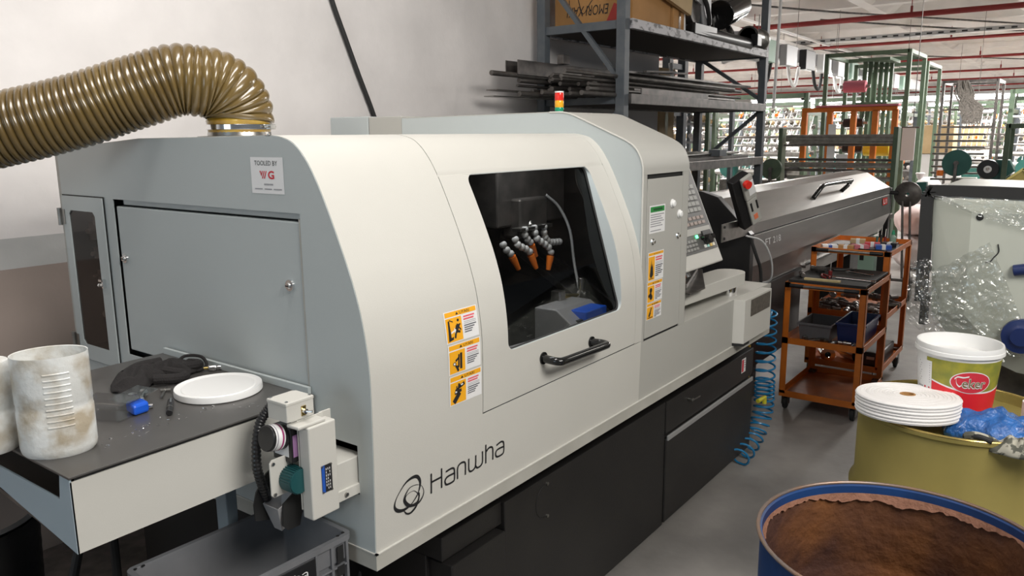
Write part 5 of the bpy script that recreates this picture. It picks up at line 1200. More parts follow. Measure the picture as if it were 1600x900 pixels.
# blue poly bag
from mathutils import noise
def heap(name, m, cx, cy, z, rx, ry, h, seed, fold=.35, freq=14, label=None, cat=None, parent=None, rot=0, n=72, rings=26, pw=.6):
    vs = []; fs = []
    for i in range(rings+1):
        t = i/rings
        for k in range(n):
            a = 2*PI*k/n; e = 1+.16*math.sin(3*a+seed)+.09*math.sin(7*a+2*seed)
            r_ = (1-t**1.6)
            x_, y_ = rx*e*r_*math.cos(a), ry*e*r_*math.sin(a)
            X = cx+x_*math.cos(rot)-y_*math.sin(rot); Y = cy+x_*math.sin(rot)+y_*math.cos(rot)
            nz = noise.noise(Vector((X*freq+seed, Y*freq*1.4, seed))); rg = 1-abs(noise.noise(Vector((X*freq*2.1+seed*3, Y*freq*1.5, seed))))*2
            hh_ = h*(t**pw)*(1+fold*nz*1.6+fold*.45*rg)
            vs.append((X+fold*.03*h*10*nz*.3, Y, z+max(.0, hh_)))
    for i in range(rings):
        for k in range(n): k2 = (k+1) % n; fs.append((i*n+k, i*n+k2, (i+1)*n+k2, (i+1)*n+k))
    fs.append(tuple(reversed(range(n))))
    o = MB().add(vs, fs).build(name, m, parent, smooth=True, ang=180)
    if label: tag(o, label, cat)
    return o
heap('plastic_bag', 'bbag', 2.545, .150, ZG+.004, .085, .125, .080, 3.1, .22, 17, 'crumpled blue plastic bag on the gold drum between tape roll and bucket', 'plastic bag', rot=.2)
cg = thing('camouflage_gloves', 'camouflage patterned work gloves in front of the blue bag', 'gloves', (2.44, .10, ZG+.01))
heap('glove_body', 'camo', 2.437, .090, ZG+.004, .030, .085, .045, 5.3, .4, 26, parent=cg, rot=0)
MB().tube(catmull([(2.435, .16, ZG+.030), (2.425, .19, ZG+.038), (2.43, .215, ZG+.03)], 6), .013, 10).build('glove_finger', 'camo', cg, smooth=True)
MB().tube(catmull([(2.412, .150, ZG+.035), (2.416, .185, ZG+.040), (2.43, .22, ZG+.03)], 6), .008, 10).build('glove_binding', 'rubber', cg, smooth=True)
t = thing('paper_roll', 'small white paper roll standing on the gold drum at the photo edge', 'paper roll', (2.70, .062, ZG))
MB().lathe([(.012, 0), (.030, 0), (.030, .075), (.012, .075), (.012, 0)], (2.72, .075, ZG), n=36).build('paper', 'lab', t, smooth=True)
MB().lathe([(.010, .0), (.012, .0), (.012, .0755), (.010, .0755), (.010, 0)], (2.72, .075, ZG), n=24).build('core', 'card', t, smooth=True)

# ================================================================ film-wrapped machine at the right edge
wm = thing('wrapped_machine', 'cream grey machine hood wrapped in crumpled clear film at the right edge', 'machine', (4.0, .0, 0))
fxx = 3.60
MB().prism([(.530, 1.492), (.495, .99), (.40, .865), (.17, .775), (-.7, .70), (-.7, 1.475)], 'x', fxx+.02, 4.5).build('hood', 'cream', wm, bevel=.006)
fp = MB(); o_ = [(.525, 1.487), (.49, .99), (.40, .87), (.17, .78), (-.68, .71), (-.68, 1.47)]; i_ = [(.375, 1.412), (.365, 1.0), (.30, .93), (.10, .86), (-.6, .80), (-.6, 1.40)]
fp.add([(fxx-.005, a, b) for a, b in o_]+[(fxx-.06, a, b) for a, b in i_], [(k, (k+1) % 6, 6+(k+1) % 6, 6+k) for k in range(6)]+[(6, 7, 8, 9, 10, 11)]).build('hood_front', 'cream', wm)
gk_ = [(fxx-.012, .531, 1.03), (fxx-.012, .535, 1.25), (fxx-.012, .540, 1.44), (fxx-.012, .533, 1.478), (fxx-.012, .50, 1.487), (fxx-.012, .1, 1.484), (fxx-.012, -.68, 1.47)]
mbk = MB()
Q = catmull(gk_, 6)
for a, b in zip(Q, Q[1:]): mbk.bar(a, b, .045, .036, (1, 0, 0))
mbk.build('rubber_gasket', 'rubber', wm)
MB().box(fxx-.012, fxx+.02, .502, .532, .93, 1.05).build('rubber_gasket', 'rubber', wm)
MB().cyl((fxx-.063, .345, 1.392), (fxx-.058, .345, 1.392), .013, 16).build('bolt_hole', 'dark', wm, smooth=True)
MB().cyl((fxx-.07, .215, 1.195), (fxx-.075, .08, 1.225), .022, 20).build('lever', 'navy', wm, smooth=True, bevel=.003)
MB().lathe([(0, .03), (.035, .03), (.045, .02), (.066, .018), (.068, 0), (0, 0)], n=36).xform(Matrix.Translation((fxx-.075, .165, .945)) @ Matrix.Rotation(-PI/2, 4, 'Y')).build('hand_knob', 'navy', wm, smooth=True, ang=40)
MB().tube(catmull([(fxx-.064, .275, 1.292), (fxx-.064, .27, 1.262), (fxx-.064, .285, 1.238), (fxx-.064, .293, 1.222)], 4), .0022, 6).tube([(fxx-.064, .293, 1.224), (fxx-.064, .31, 1.218)], .0018, 6).build('cracked_line', 'dark', wm)
MB().box(3.55, 4.5, -.7, .30, .02, .58).build('dark_base', 'black', wm, bevel=.01)
MB().box(3.70, 4.4, -.6, .25, .58, .80).build('neck', 'darksteel', wm, bevel=.005)
# the film: loose wrinkled sheet over the front and trailing off the lower corner
def film(nm, corners, nu, nv, amp, fr, seed, par):
    (a, b, c, d) = [Vector(p) for p in corners]; vs = []
    for i in range(nu+1):
        for j in range(nv+1):
            u, v = i/nu, j/nv; p = (a*(1-u)+b*u)*(1-v)+(d*(1-u)+c*u)*v
            e = amp*(noise.noise(Vector((u*fr+seed, v*fr*1.7, seed)))+.5*noise.noise(Vector((u*fr*2.6, v*fr*3+seed, 1.5))))
            vs.append((p.x-abs(e)-.004, p.y+e*.4, p.z+e*.3))
    fs = [(i*(nv+1)+j, i*(nv+1)+j+1, (i+1)*(nv+1)+j+1, (i+1)*(nv+1)+j) for i in range(nu) for j in range(nv)]
    return MB().add(vs, fs).build(nm, 'film', par, smooth=True, ang=180)
film('stretch_film', [(fxx-.07, .555, 1.12), (fxx-.075, .30, 1.30), (fxx-.085, .10, .86), (fxx-.05, .43, .88)], 60, 60, .016, 9, 2.2, wm)
film('stretch_film', [(fxx-.035, .535, 1.47), (fxx-.07, .0, 1.46), (fxx-.075, .0, 1.30), (fxx-.07, .36, 1.40)], 50, 26, .012, 9, 4.2, wm)
film('loose_film', [(fxx-.04, .575, 1.19), (fxx-.04, .50, 1.22), (fxx-.05, .42, .87), (fxx-.03, .57, .94)], 36, 50, .028, 7, 7.7, wm)
gs = thing('ochre_sheet', 'folded ochre sheet standing behind the film-wrapped hood', 'sheet', (5.0, .1, 0))
MB().prism([(.46, 1.395), (.31, 1.525), (-.3, 1.56), (-.3, 0), (.46, 0)], 'x', 5.0, 5.02).build('panel', 'goldfoil', gs)
MB().bar((4.995, .46, 1.395), (4.995, .31, 1.525), .012, .012).bar((4.995, .31, 1.525), (4.995, .25, 1.42), .012, .012).build('fold_edge', 'goldrim', gs)

# ================================================================ storage rack
RF, RB = 2.53, 3.20; RXa, RXb = 4.70, 7.38
rk = thing('storage_rack', 'tall grey steel storage rack with chipped beams against the wall end', 'rack', (6.0, 2.9, 0))
def post(x, y):
    p = MB().box(x-.033, x+.033, y-.004, y, 0, 3.5).box(x-.033, x-.029, y, y+.06, 0, 3.5).box(x+.029, x+.033, y, y+.06, 0, 3.5)
    p.build('upright', 'rack', rk, bevel=.002)
for X in (RXa, RXb):
    post(X, RF); post(X, RB-.05)
for (X, y0, y1, z0, z1) in ((RXa, RB-.06, RF+.03, 2.75, 2.05), (RXa, RF+.03, RB-.06, 1.90, 1.20), (RXa, RB-.06, RF+.03, 1.15, .4), (RXb, RB-.06, RF+.03, 2.40, 2.02), (RXb, RF+.03, RB-.06, 1.93, 1.45), (RXb, RF+.03, RB-.06, 1.35, .8)):
    MB().bar((X, y0, z0), (X, y1, z1), .035, .03).build('diagonal_brace', 'rack', rk)
for (za, zb, mt_) in ((2.395, 2.458, 'rackb'), (1.920, 1.985, 'darksteel'), (1.440, 1.510, 'darksteel')):
    for Y in (RF-.012, RB+.0):
        MB().box(RXa+.034, RXb-.034, Y-.012, Y+.025, za, zb).build('beam', mt_, rk, bevel=.002)
    MB().box(RXa+.03, RXb-.03, RF+.01, RB, za+.01, za+.035).build('shelf_board', 'shelf', rk)
    for X in (RXa, RXb): MB().box(X-.02, X+.02, RF, RB, za, zb-.01).build('side_beam', 'rack', rk)
# second rack frame seen through the first
r2 = thing('rear_rack_frame', 'dark rack frame standing behind the storage rack at the wall end', 'rack', (7.7, 3.9, 0))
for (X, Y) in ((7.25, 3.45), (7.6, 3.45)): MB().box(X-.04, X+.04, Y-.04, Y+.04, 0, 2.9).build('upright', 'rack', r2, bevel=.003)
for z_ in (1.9, 2.35): MB().box(7.25, 7.6, 3.43, 3.47, z_, z_+.05).build('beam', 'rack', r2)
# rack load: cartons
t = thing('cardboard_box', 'large brown cardboard box with upside-down handwriting and red mark on the top shelf', 'box', (5.2, 2.95, 2.458))
SB = 2.432
MB().box(4.83, 5.40, 2.56, 3.17, SB, 3.0).build('carton_body', 'card', t, bevel=.004)
MB().box(4.826, 4.83, 2.60, 3.13, SB+.002, SB+.03).build('bottom_flap', 'cardl', t)
bxd = Decal(lambda u, v, l: (4.8295-l, u, v), t)
v_, f_ = text_geo('EMORI XAKI', .2); mb = MB(); mb.add([(4.8270, 3.07-.33*(1-a), SB+.085+.065*(1-b)) for a, b in v_], f_); mb.build('handwriting', 'inkb', t)
bxd.polys([[(2.76, SB+.03), (2.70, SB+.15), (2.63, SB+.12), (2.66, SB+.045)]], mat('red_marker', (.45, .05, .04), .7), .001, 'red_mark')
bxd.strokes([[(2.98, SB+.20), (2.94, SB+.10), (2.88, SB+.17), (2.80, SB+.25)], [(3.05, SB+.12), (3.05, SB+.2)], [(2.68, SB+.20), (2.60, SB+.20), (2.60, SB+.27)]], .006, 'inkb', .001, 'handwriting')
t = thing('cardboard_box', 'brown cardboard box with a shiny tape strip just right of the front rack post', 'box', (5.5, 2.8, SB))
MB().box(5.42, 5.60, 2.545, 3.1, SB, 2.74).build('carton_body', 'card', t, bevel=.004); MB().box(5.50, 5.535, 2.541, 2.545, SB, 2.60).build('tape_strip', 'clearp', t)
tag(MB().prism([(4.98, 2.68), (5.62, 2.57), (5.66, 2.83), (5.0, 2.83)], 'y', 2.50, 2.53).build('cardboard_flap', 'cardl'), 'torn cardboard flap hanging over the top shelf edge', 'cardboard')
tag(MB().cyl((5.64, 2.56, SB), (5.63, 2.58, 2.80), .012, 12).build('white_rod', 'white', smooth=True), 'white plastic rod leaning upright on the top shelf', 'rod')
t = thing('metal_reel', 'dark metal reel with grey side plate on the top shelf', 'reel', (5.85, 2.6, SB))
MB().box(5.70, 6.12, 2.50, 2.53, SB+.02, SB+.10).build('base_bar', 'black', t, bevel=.004)
MB().cyl((5.80, 2.545, SB+.20), (5.80, 2.62, SB+.20), .10, 28).build('drum', 'darksteel', t, smooth=True, bevel=.004)
MB().prism([(5.90, SB+.09), (6.03, SB+.09), (6.03, SB+.36), (5.80, SB+.36), (5.76, SB+.26), (5.86, SB+.24)], 'y', 2.52, 2.535).build('side_plate', 'galv', t, bevel=.002)
MB().tube(catmull([(5.86, 2.515, SB+.30), (5.90, 2.50, SB+.24), (5.95, 2.50, SB+.16), (5.98, 2.51, SB+.11)], 5), .018, 10).build('hook', 'black', t, smooth=True)
heap('black_bundle', 'blackgloss', 6.48, 2.68, SB+.012, .34, .13, .22, 8.8, .35, 7, 'black glossy plastic bundle on the top shelf near the right post', 'bundle', rot=0)
t = thing('dark_cylinder', 'dark steel motor body lying slanted on the black bundle', 'motor', (6.65, 2.6, 2.7))
MB().cyl((6.35, 2.58, 2.66), (6.85, 2.62, 2.80), .115, 30).build('barrel', 'blackgloss', t, smooth=True, bevel=.006)
MB().cyl((6.84, 2.62, 2.797), (6.90, 2.625, 2.814), .085, 26).build('end_cap', 'black', t, smooth=True, bevel=.004)
t = thing('steel_spool', 'bright flanged steel spool at the right end of the top shelf', 'spool', (7.1, 2.58, SB))
MB().cyl((6.95, 2.56, SB+.115), (7.22, 2.56, SB+.115), .075, 26).build('core', 'steel', t, smooth=True)
for a_ in (6.95, 7.22): MB().cyl((a_, 2.56, SB+.105), (a_+.02, 2.56, SB+.105), .10, 30).build('flange', 'steel', t, smooth=True, bevel=.003)
t = thing('black_block', 'small black block with wire standing on the shelf beam', 'block', (7.0, 2.50, SB+.02)); MB().box(6.92, 7.02, 2.46, 2.52, SB+.03, SB+.13).build('block', 'black', t, bevel=.004); MB().tube([(7.02, 2.49, SB+.03), (7.02, 2.49, SB+.30)], .004, 6).build('wire', 'darksteel', t)
tag(MB().cyl((5.75, 2.56, SB+.04), (6.9, 2.55, SB+.04), .06, 24).build('black_pipe', 'black', smooth=True), 'black pipe lying along the front of the top shelf', 'pipe')
# bars on the middle shelf
SMz = 1.957
random.seed(13)
gB = 'round bars on the middle shelf'
k = 0
for row in range(5):
    for c in range(7):
        r_ = random.choice((.010, .013, .016, .012)); y_ = 2.60+.072*c+random.uniform(-.015, .015); z_ = SMz+.012+.030*row+r_*.2
        xs = random.choice((4.05, 4.25, 4.35, 4.5, 4.6)) - (.15 if c > 4 else 0)
        b = MB().cyl((xs, y_, z_+.004), (6.6+random.uniform(-.5, .5), y_+random.uniform(-.02, .02), z_), r_, 12).build('steel_bar', 'rawsteel', smooth=True, bevel=.001)
        tag(b, 'dark round steel bar in the stack on the middle shelf of the rack', 'steel bar', gB)
def profile_bar(nm, lb, poly, xa, xb, m='darksteel', cat='steel profile'):
    return tag(MB().prism(poly, 'x', xa, xb).build(nm, m, bevel=.001), lb, cat)
c_ = lambda y, z, w, h, t=.006: [(y, z), (y+w, z), (y+w, z+h), (y+w-t, z+h), (y+w-t, z+t), (y+t, z+t), (y+t, z+h), (y, z+h)]
profile_bar('steel_channel', 'big square steel tube lying on top of the bar stack by the wall', c_(3.0, 2.10, .10, .09), 4.15, 6.3)
profile_bar('steel_channel', 'flat grey steel channel at the front of the middle shelf', c_(2.545, 1.985, .06, .045), 4.95, 6.1)
profile_bar('flat_bar', 'long dark flat bar lying along the middle shelf edge', [(2.62, 2.13), (2.74, 2.13), (2.74, 2.145), (2.62, 2.145)], 4.9, 7.25)
profile_bar('flat_bar', 'dark flat bar poking far out to the left below the round bars', [(3.02, 1.995), (3.10, 1.995), (3.10, 2.002), (3.02, 2.002)], 3.95, 5.6)
profile_bar('flat_bar', 'thin grey flat bar poking out left, lowest of the stack', [(3.08, 1.962), (3.16, 1.962), (3.16, 1.968), (3.08, 1.968)], 4.0, 5.2, 'steel')
t = thing('steel_tube', 'short thick steel tube end showing beside the front rack post', 'tube', (4.72, 2.60, 2.03)); MB().lathe([(.020, 0), (.034, 0), (.034, .9), (.020, .9), (.020, 0)], n=28).xform(Matrix.Translation((4.55, 2.68, 2.03)) @ Matrix.Rotation(PI/2, 4, 'Y')).build('tube_wall', 'steel', t, smooth=True, ang=30)
tag(MB().box(4.6, 4.68, 2.95, 3.0, 2.19, 2.25).build('steel_block', 'darksteel', bevel=.002), 'small steel block on the square tube', 'block')
for k, (a_, b_, r_) in enumerate(((5.25, 2.0, .02), (5.3, 2.10, .015))): tag(MB().bar((5.1+.1*k, 2.60, 2.15), (5.5+.2*k, 2.56, 2.165), .03, .012).build('scrap_strip', 'darksteel'), ['twisted scrap strip', 'thin scrap strip'][k] + ' on the middle shelf behind the front post', 'scrap')
t = thing('leaning_carton', 'tall brown carton behind the rack at the wall end', 'box', (7.0, 3.4, 1.3)); MB().box(6.78, 7.10, 3.30, 3.40, 0, 2.32).build('carton_body', 'cardl', t, bevel=.004); MB().box(6.90, 6.96, 3.295, 3.30, 1.7, 2.30).build('tape_strip', 'clearp', t)
tag(MB().cyl((6.95, 3.22, 1.98), (6.86, 3.24, 2.36), .018, 12).build('white_pole', 'white', smooth=True), 'white pole leaning on the middle shelf before the brown carton', 'pole')
# lower shelf
profile_bar('steel_channel', 'long bright channel on the lower shelf', c_(2.56, 1.482, .10, .05), 5.3, 7.1, 'rawsteel')
profile_bar('steel_channel', 'grey channel at the back of the lower shelf', c_(2.80, 1.482, .12, .06), 5.2, 7.2)
for k in range(5): tag(MB().cyl((5.2+.1*k, 2.60+.11*k, 1.555), (7.0-.07*k, 2.62+.1*k, 1.555), .012, 10).build('steel_bar', 'steel', smooth=True), 'thin bright steel bar on the lower shelf of the rack', 'steel bar', 'bright bars on the lower shelf')
tag(MB().box(6.35, 6.5, 2.53, 2.63, 1.535, 1.59).build('steel_block', 'rack', bevel=.003), 'grey steel block standing on the lower shelf', 'block')
for k in range(9): tag(MB().cyl((5.0, 2.62+.06*k, .95+.05*(k % 3)), (7.2, 2.60+.06*k, .95+.05*(k % 3)), .02, 12).build('steel_bar', 'steel', smooth=True), 'bright bar stored below the lower shelf behind the bar feeder', 'steel bar', 'bars under the lower shelf')
tag(MB().box(4.75, 7.33, 2.5, 3.2, .85, .90).build('lower_deck', 'shelf'), 'dark board carrying the lowest bars of the rack', 'shelf board')

# ================================================================ the hall: pipes, trunking, lamps
rp = None
for k, X in enumerate((14.7, 19.0, 23.9, 29.1, 33.6, 38.5, 43.0)):
    t = thing('sprinkler_pipe', '%s red sprinkler pipe crossing under the hall ceiling' % ['nearest', 'second', 'third', 'fourth', 'fifth', 'sixth', 'farthest'][k], 'pipe', (X, 6, 3.6))
    MB().cyl((X, -4, 3.6), (X, 20, 3.6), .045 if k == 0 else .034, 12).build('pipe_run', 'red', t, smooth=True)
    for j in range(9): MB().cyl((X, -2.5+2.6*j, 3.64), (X, -2.5+2.6*j, 3.74), .02, 8).cyl((X, -2.5+2.6*j, 3.74), (X, -2.5+2.6*j, 3.855), .006, 6).build('sprinkler_head', 'red', t, smooth=True)
t = thing('perforated_tray', 'pale perforated cable tray beside the second red pipe', 'cable tray', (18.6, 5, 3.68))
MB().box(18.5, 18.8, -3, 12, 3.66, 3.668).box(18.5, 18.505, -3, 12, 3.66, 3.74).build('tray_sheet', 'galv', t)
mb = MB()
for k in range(70): mb.box(18.494, 18.499, -2.9+.21*k, -2.8+.21*k, 3.68, 3.71)
o_ = mb.build('tray_slots', 'dark', t)
for k, (xa, ya, xb, yb) in enumerate(((12, 5.6, 20, 1.0), (10, 6.5, 30, 5.5), (16, 4.5, 24, -1), (22, 6, 30, 1))):
    tag(MB().tube(catmull([(xa, ya, 3.82), ((xa*2+xb)/3, (ya*2+yb)/3, 3.78), ((xa+2*xb)/3, (ya+2*yb)/3, 3.80), (xb, yb, 3.82)], 8), .018, 6).build('ceiling_cable', 'darksteel', smooth=True),
        ['nearest grey cable sagging under the ceiling', 'long grey cable along the trunking', 'grey cable between the second and third pipes', 'far grey cable below the ceiling'][k], 'cable')
# busbar trunking with tap-off boxes
t = thing('busbar_trunking', 'grey overhead trunking line with tap-off boxes and hanging loops', 'trunking', (14, 4.2, 2.85))
MB().box(9.5, 24, 3.93, 4.12, 2.80, 3.02).build('duct', 'galv', t, bevel=.01)
for k in range(12): MB().box(10.1+.95*k, 10.6+.95*k, 3.82, 3.93, 2.70, 3.0).build('tap_off_box', ['galv', 'palegreen', 'galv', 'black', 'lab'][k % 5], t, bevel=.01)
for k in range(5): MB().tube(catmull([(11+1.3*k, 3.9, 2.75), (11.1+1.3*k, 3.88, 2.5), (11.35+1.3*k, 3.88, 2.45), (11.55+1.3*k, 3.9, 2.72)], 6), .028, 8).build('cable_loop', 'lab' if k % 2 else 'rubber', t, smooth=True)
t = thing('ladder_trunking', 'pale service duct under the ceiling running away above the rack', 'duct', (14, 5.5, 3.6))
MB().box(7.5, 26, 5.45, 5.75, 3.50, 3.60).box(7.5, 26, 5.9, 5.95, 3.62, 3.66).box(7.5, 26, 5.1, 5.14, 3.62, 3.66).build('duct', 'wallfar', t)
def tube_lamp(x, y, z, L, lb, alongx=False, grp=None):
    t = thing('tube_lamp', lb, 'lamp', (x, y, z), grp); a, b = ((x-L/2, y, z), (x+L/2, y, z)) if alongx else ((x, y-L/2, z), (x, y+L/2, z))
    MB().cyl(a, b, .045, 10).build('tube', 'lamp', t, smooth=True)
    if alongx: MB().box(x-L/2-.03, x+L/2+.03, y-.05, y+.05, z+.05, z+.09).build('housing', 'galv', t)
    else: MB().box(x-.05, x+.05, y-L/2-.03, y+L/2+.03, z+.05, z+.09).build('housing', 'galv', t)
    MB().cyl((x, y, z+.09), (x, y, 4.15), .004, 5).build('suspension', 'darksteel', t)
tube_lamp(14.0, 4.30, 2.93, 1.3, 'glaring tube lamp beside the trunking, the nearest one', True)
tube_lamp(16.2, 4.20, 2.80, 1.2, 'glaring tube lamp beside the trunking, second nearest', True)
for k, (x, y) in enumerate(((18, 5.82), (18, 4.7), (18, 3.3), (18, 2.0), (18, .7), (23, 8.2), (23, 6.4), (23, 4.4), (23, 3.0), (23, 1.4), (29, 10), (29, 7.6), (29, 5.6), (29, 3.2), (29, 1.5), (36, 12), (36, 9), (36, 6.2), (36, 3.5), (36, 1.2), (14, 7.6), (18, 9), (23, 11))):
    tube_lamp(x, y, 2.38 if x < 30 else 2.5, 1.25, 'bright fluorescent tube lamp in the rows hanging over the looms', False, 'tube lamps over the looms')
tag(MB().tube(catmull([(9.2, 3.72, 3.5), (9.2, 3.7, 2.63), (9.2, 3.6, 2.56), (9.2, 3.45, 2.60), (9.2, 3.35, 2.56), (9.2, 3.2, 2.64), (9.2, 3.18, 3.5), (9.2, 3.18, 3.86)], 8), .016, 8).build('white_hose', 'white', smooth=True), 'white hose hanging in two loops behind the rack', 'hose')
tag(MB().cyl((9.2, 3.02, 3.86), (9.2, 3.05, 2.0), .018, 8).build('white_drop_pipe', 'white', smooth=True), 'white vertical pipe seen through the rack', 'pipe')

# ---- near loom frames, each as it stands in the photo
def frame(name, label, x0, x1, y0, y1, zt, m, w=.07, zb=0.0, cat='frame', group=None, rails=()):
    t = thing(name, label, cat, ((x0+x1)/2, (y0+y1)/2, zb), group)
    for X in ((x0, x1) if x1 != x0 else (x0,)):
        for Y in (y0, y1): MB().box(X-w/2, X+w/2, Y-w/2, Y+w/2, zb, zt).build('post', m, t, bevel=.004)
        MB().box(X-w/2, X+w/2, y0, y1, zt-w, zt).build('top_beam', m, t, bevel=.004)
    if x1 != x0:
        for Y in (y0, y1): MB().box(x0, x1, Y-w/2, Y+w/2, zt-w, zt).build('side_beam', m, t, bevel=.004)
    for z in rails: MB().box(x0-w/3, x0+w/3, y0, y1, z-w/3, z+w/3).build('rail', m, t)
    return t
gf = frame('creel_frame', 'tall green yarn creel frame with vertical slats, top near the pipes', 11.9, 13.0, 2.16, 3.22, 2.81, 'green', .055)
for k in range(6): MB().box(12.2+.10*k, 12.26+.10*k, 2.76-.05*k, 2.805-.05*k, .94, 2.73).build('slat', 'green', gf)
for z_ in (2.10, 2.70): MB().box(12.1, 12.8, 2.44, 2.85, z_, z_+.04).build('slat_carrier', 'green', gf)
frame('creel_frame', 'second green creel frame standing behind the slatted one', 14.0, 15.2, 2.28, 3.32, 2.80, 'green', .055)
frame('creel_frame', 'dark narrow frame carrying the hanging yarn bundle', 16.0, 17.0, 1.50, 2.32, 2.60, 'darksteel', .045, rails=(2.1, 1.8))
hb = thing('hanging_yarn', 'big grey bundle of loose yarn hanging from the dark frame', 'yarn', (15.9, 1.85, 1.9))
random.seed(31)
for k in range(60):
    a0 = random.uniform(-.05, .12); P = [(15.9+random.uniform(-.1, .1), 1.98+a0, 2.58), (15.85, 1.93+a0+random.uniform(-.08, .06), 2.35), (15.85, 1.86+random.uniform(-.22, .16), 2.10), (15.85, 1.84+random.uniform(-.16, .14), 1.85)]
    mbq = MB().tube(catmull(P, 4), [.012, .012, .013, .014, .015, .016, .016, .016, .015, .013, .011, .009, .006], 5)
    if k == 0: allq = mbq
    else: allq.add(mbq.v, mbq.f)
o_ = allq.build('yarn_strands', 'yarn', hb, smooth=True); o_['kind'] = 'stuff'
of = thing('orange_stand', 'orange steel stand with five uprights in front of the looms', 'stand', (10.5, 2.5, 0))
MB().box(10.46, 10.54, 1.99, 3.10, 1.975, 2.03).build('top_beam', 'orange', of, bevel=.004)
for y_ in (3.07, 2.76, 2.48, 2.23, 2.01): MB().box(10.46, 10.53, y_-.032, y_+.032, 0 if y_ < 3.0 else 1.3, 1.99).build('upright', 'orange', of, bevel=.004)
MB().box(10.42, 10.58, 1.97, 2.92, 2.032, 2.055).build('top_tray', 'pink', of)
rf = thing('roller_loom', 'green loom with long grey rollers across in front of the orange stand', 'loom', (9.9, 2.5, 0))
for (z_, r_, ya, yb) in ((1.68, .020, 1.89, 3.1), (1.643, .027, 1.89, 3.1), (1.607, .020, 1.89, 3.06), (1.576, .011, 1.89, 3.15), (1.405, .016, 1.89, 3.06), (1.342, .032, 1.89, 3.1), (1.279, .018, 1.89, 3.1), (1.189, .027, 1.85, 3.06)): MB().cyl((9.9, ya, z_), (9.9, yb, z_), r_, 12).build('roller', 'steel' if r_ > .018 else 'darksteel', rf, smooth=True)
for y_ in (1.86, 3.15): MB().box(9.82, 9.98, y_-.025, y_+.025, 0, 1.78).build('side_frame', 'green', rf, bevel=.005)
MB().box(9.82, 9.98, 1.89, 3.1, .8, 1.0).build('bed', 'teal', rf, bevel=.01)
for (nm, lb, m, x, y, z, r, L) in (('yarn_beam', 'pink yarn roll hanging high between the green frames', 'pink', 10.75, 2.55, 2.287, .072, .26), ('yarn_beam', 'bright yellow fabric roll on the roller loom', 'yellow', 10.75, 2.24, 1.514, .084, .30), ('yarn_beam', 'black fabric roll under the orange beam', 'black', 10.75, 2.54, 1.84, .056, .24), ('yarn_beam', 'lower black fabric roll left of the yellow one', 'black', 10.75, 2.53, 1.533, .066, .23)):
    t = thing(nm, lb, 'fabric roll', (x, y, z)); MB().cyl((x, y-L/2, z), (x, y+L/2, z), r, 24).build('roll', m, t, smooth=True, bevel=.006); MB().cyl((x, y-L/2-.05, z), (x, y+L/2+.05, z), r*.3, 12).build('shaft', 'steel', t, smooth=True)
MB().box(9.99, 10.0, 2.55, 2.64, 1.0, 1.82).build('fabric_sheet', 'lab', rf, bevel=.004)
MB().box(9.99, 10.0, 2.40, 2.53, 1.0, 1.47).build('fabric_sheet', 'lab', rf, bevel=.004)
t = thing('white_drape', 'white gauzy warp sheet hanging behind the green post', 'fabric', (11.6, 1.9, 1.4)); MB().box(11.6, 11.62, 1.96, 2.12, 1.35, 1.78).build('sheet', 'bag', t); MB().cyl((11.61, 1.92, 1.78), (11.61, 2.14, 1.78), .012, 8).cyl((11.61, 2.0, 1.78), (11.61, 2.0, 3.86), .005, 5).build('hanging_rod', 'darksteel', t)
def disc(lb, x, y, z, r, m):
    t = thing('flywheel', lb, 'wheel', (x, y, z)); MB().cyl((x-.03, y, z), (x+.03, y, z), r, 40).build('disc', m, t, smooth=True, bevel=.006); MB().cyl((x-.07, y, z), (x-.03, y, z), r*.18, 20).build('hub', 'darksteel', t, smooth=True); MB().bar((x-.05, y, z), (x-.05, y+.02, 0), .03).build('strut', 'darksteel', t)
disc('round olive green loom wheel right of the rack post', 9.5, 3.13, 1.30, .125, 'green')
disc('big teal loom wheel above the film-wrapped hood', 10.0, 1.25, 1.38, .145, 'teal')
t = thing('loom_machine', 'teal and cream loom body under the big teal wheel', 'loom', (10.2, 1.1, 0))
MB().box(10.1, 10.6, 1.0, 1.45, .6, 1.12).build('body', 'darksteel', t, bevel=.02); MB().box(10.05, 10.15, 1.05, 1.30, 1.14, 1.22).build('box_housing', 'cream', t, bevel=.01); MB().box(10.02, 10.06, 1.12, 1.22, 1.18, 1.20).build('red_bar', 'redgloss', t)
MB().prism([(1.50, 1.02), (1.85, 1.02), (1.62, 1.16), (1.52, 1.17)], 'x', 9.9, 10.0).build('cover', 'teal', t, bevel=.006); MB().cyl((9.95, 1.40, 1.24), (9.95, 1.40, 1.30), .035, 16).build('oil_cup', 'orangep', t, smooth=True)
for k in range(8): MB().cyl((10.0, 1.0, 1.2+.07*k), (10.0, 1.5, 1.2+.07*k), .012, 8).build('roller', 'steel', t, smooth=True)
t = thing('drive_motor', 'teal drive motor with black belt pulley at the right', 'motor', (10, .85, 1.1))
MB().lathe([(.035, 0), (.10, 0), (.105, .02), (.105, .05), (.10, .07), (.035, .07), (.035, 0)], n=36).xform(Matrix.Translation((9.9, .94, 1.32)) @ Matrix.Rotation(PI/2, 4, 'Y')).build('pulley', 'black', t, smooth=True, ang=40)
MB().lathe([(.02, 0), (.038, 0), (.038, .08), (.02, .08)], n=24).xform(Matrix.Translation((9.89, .94, 1.32)) @ Matrix.Rotation(PI/2, 4, 'Y')).build('hub', 'lab', t, smooth=True)
MB().prism([(.90, 1.12), (.98, 1.22), (.88, 1.42), (.76, 1.42), (.70, 1.30)], 'x', 10.0, 10.2).build('gear_case', 'teal', t, bevel=.01); MB().box(10.0, 10.2, .95, 1.06, .8, 1.18).build('bracket', 'teal', t, bevel=.01); MB().box(9.95, 10.2, .6, 1.1, 0, 1.0).build('body', 'darksteel', t, bevel=.01)
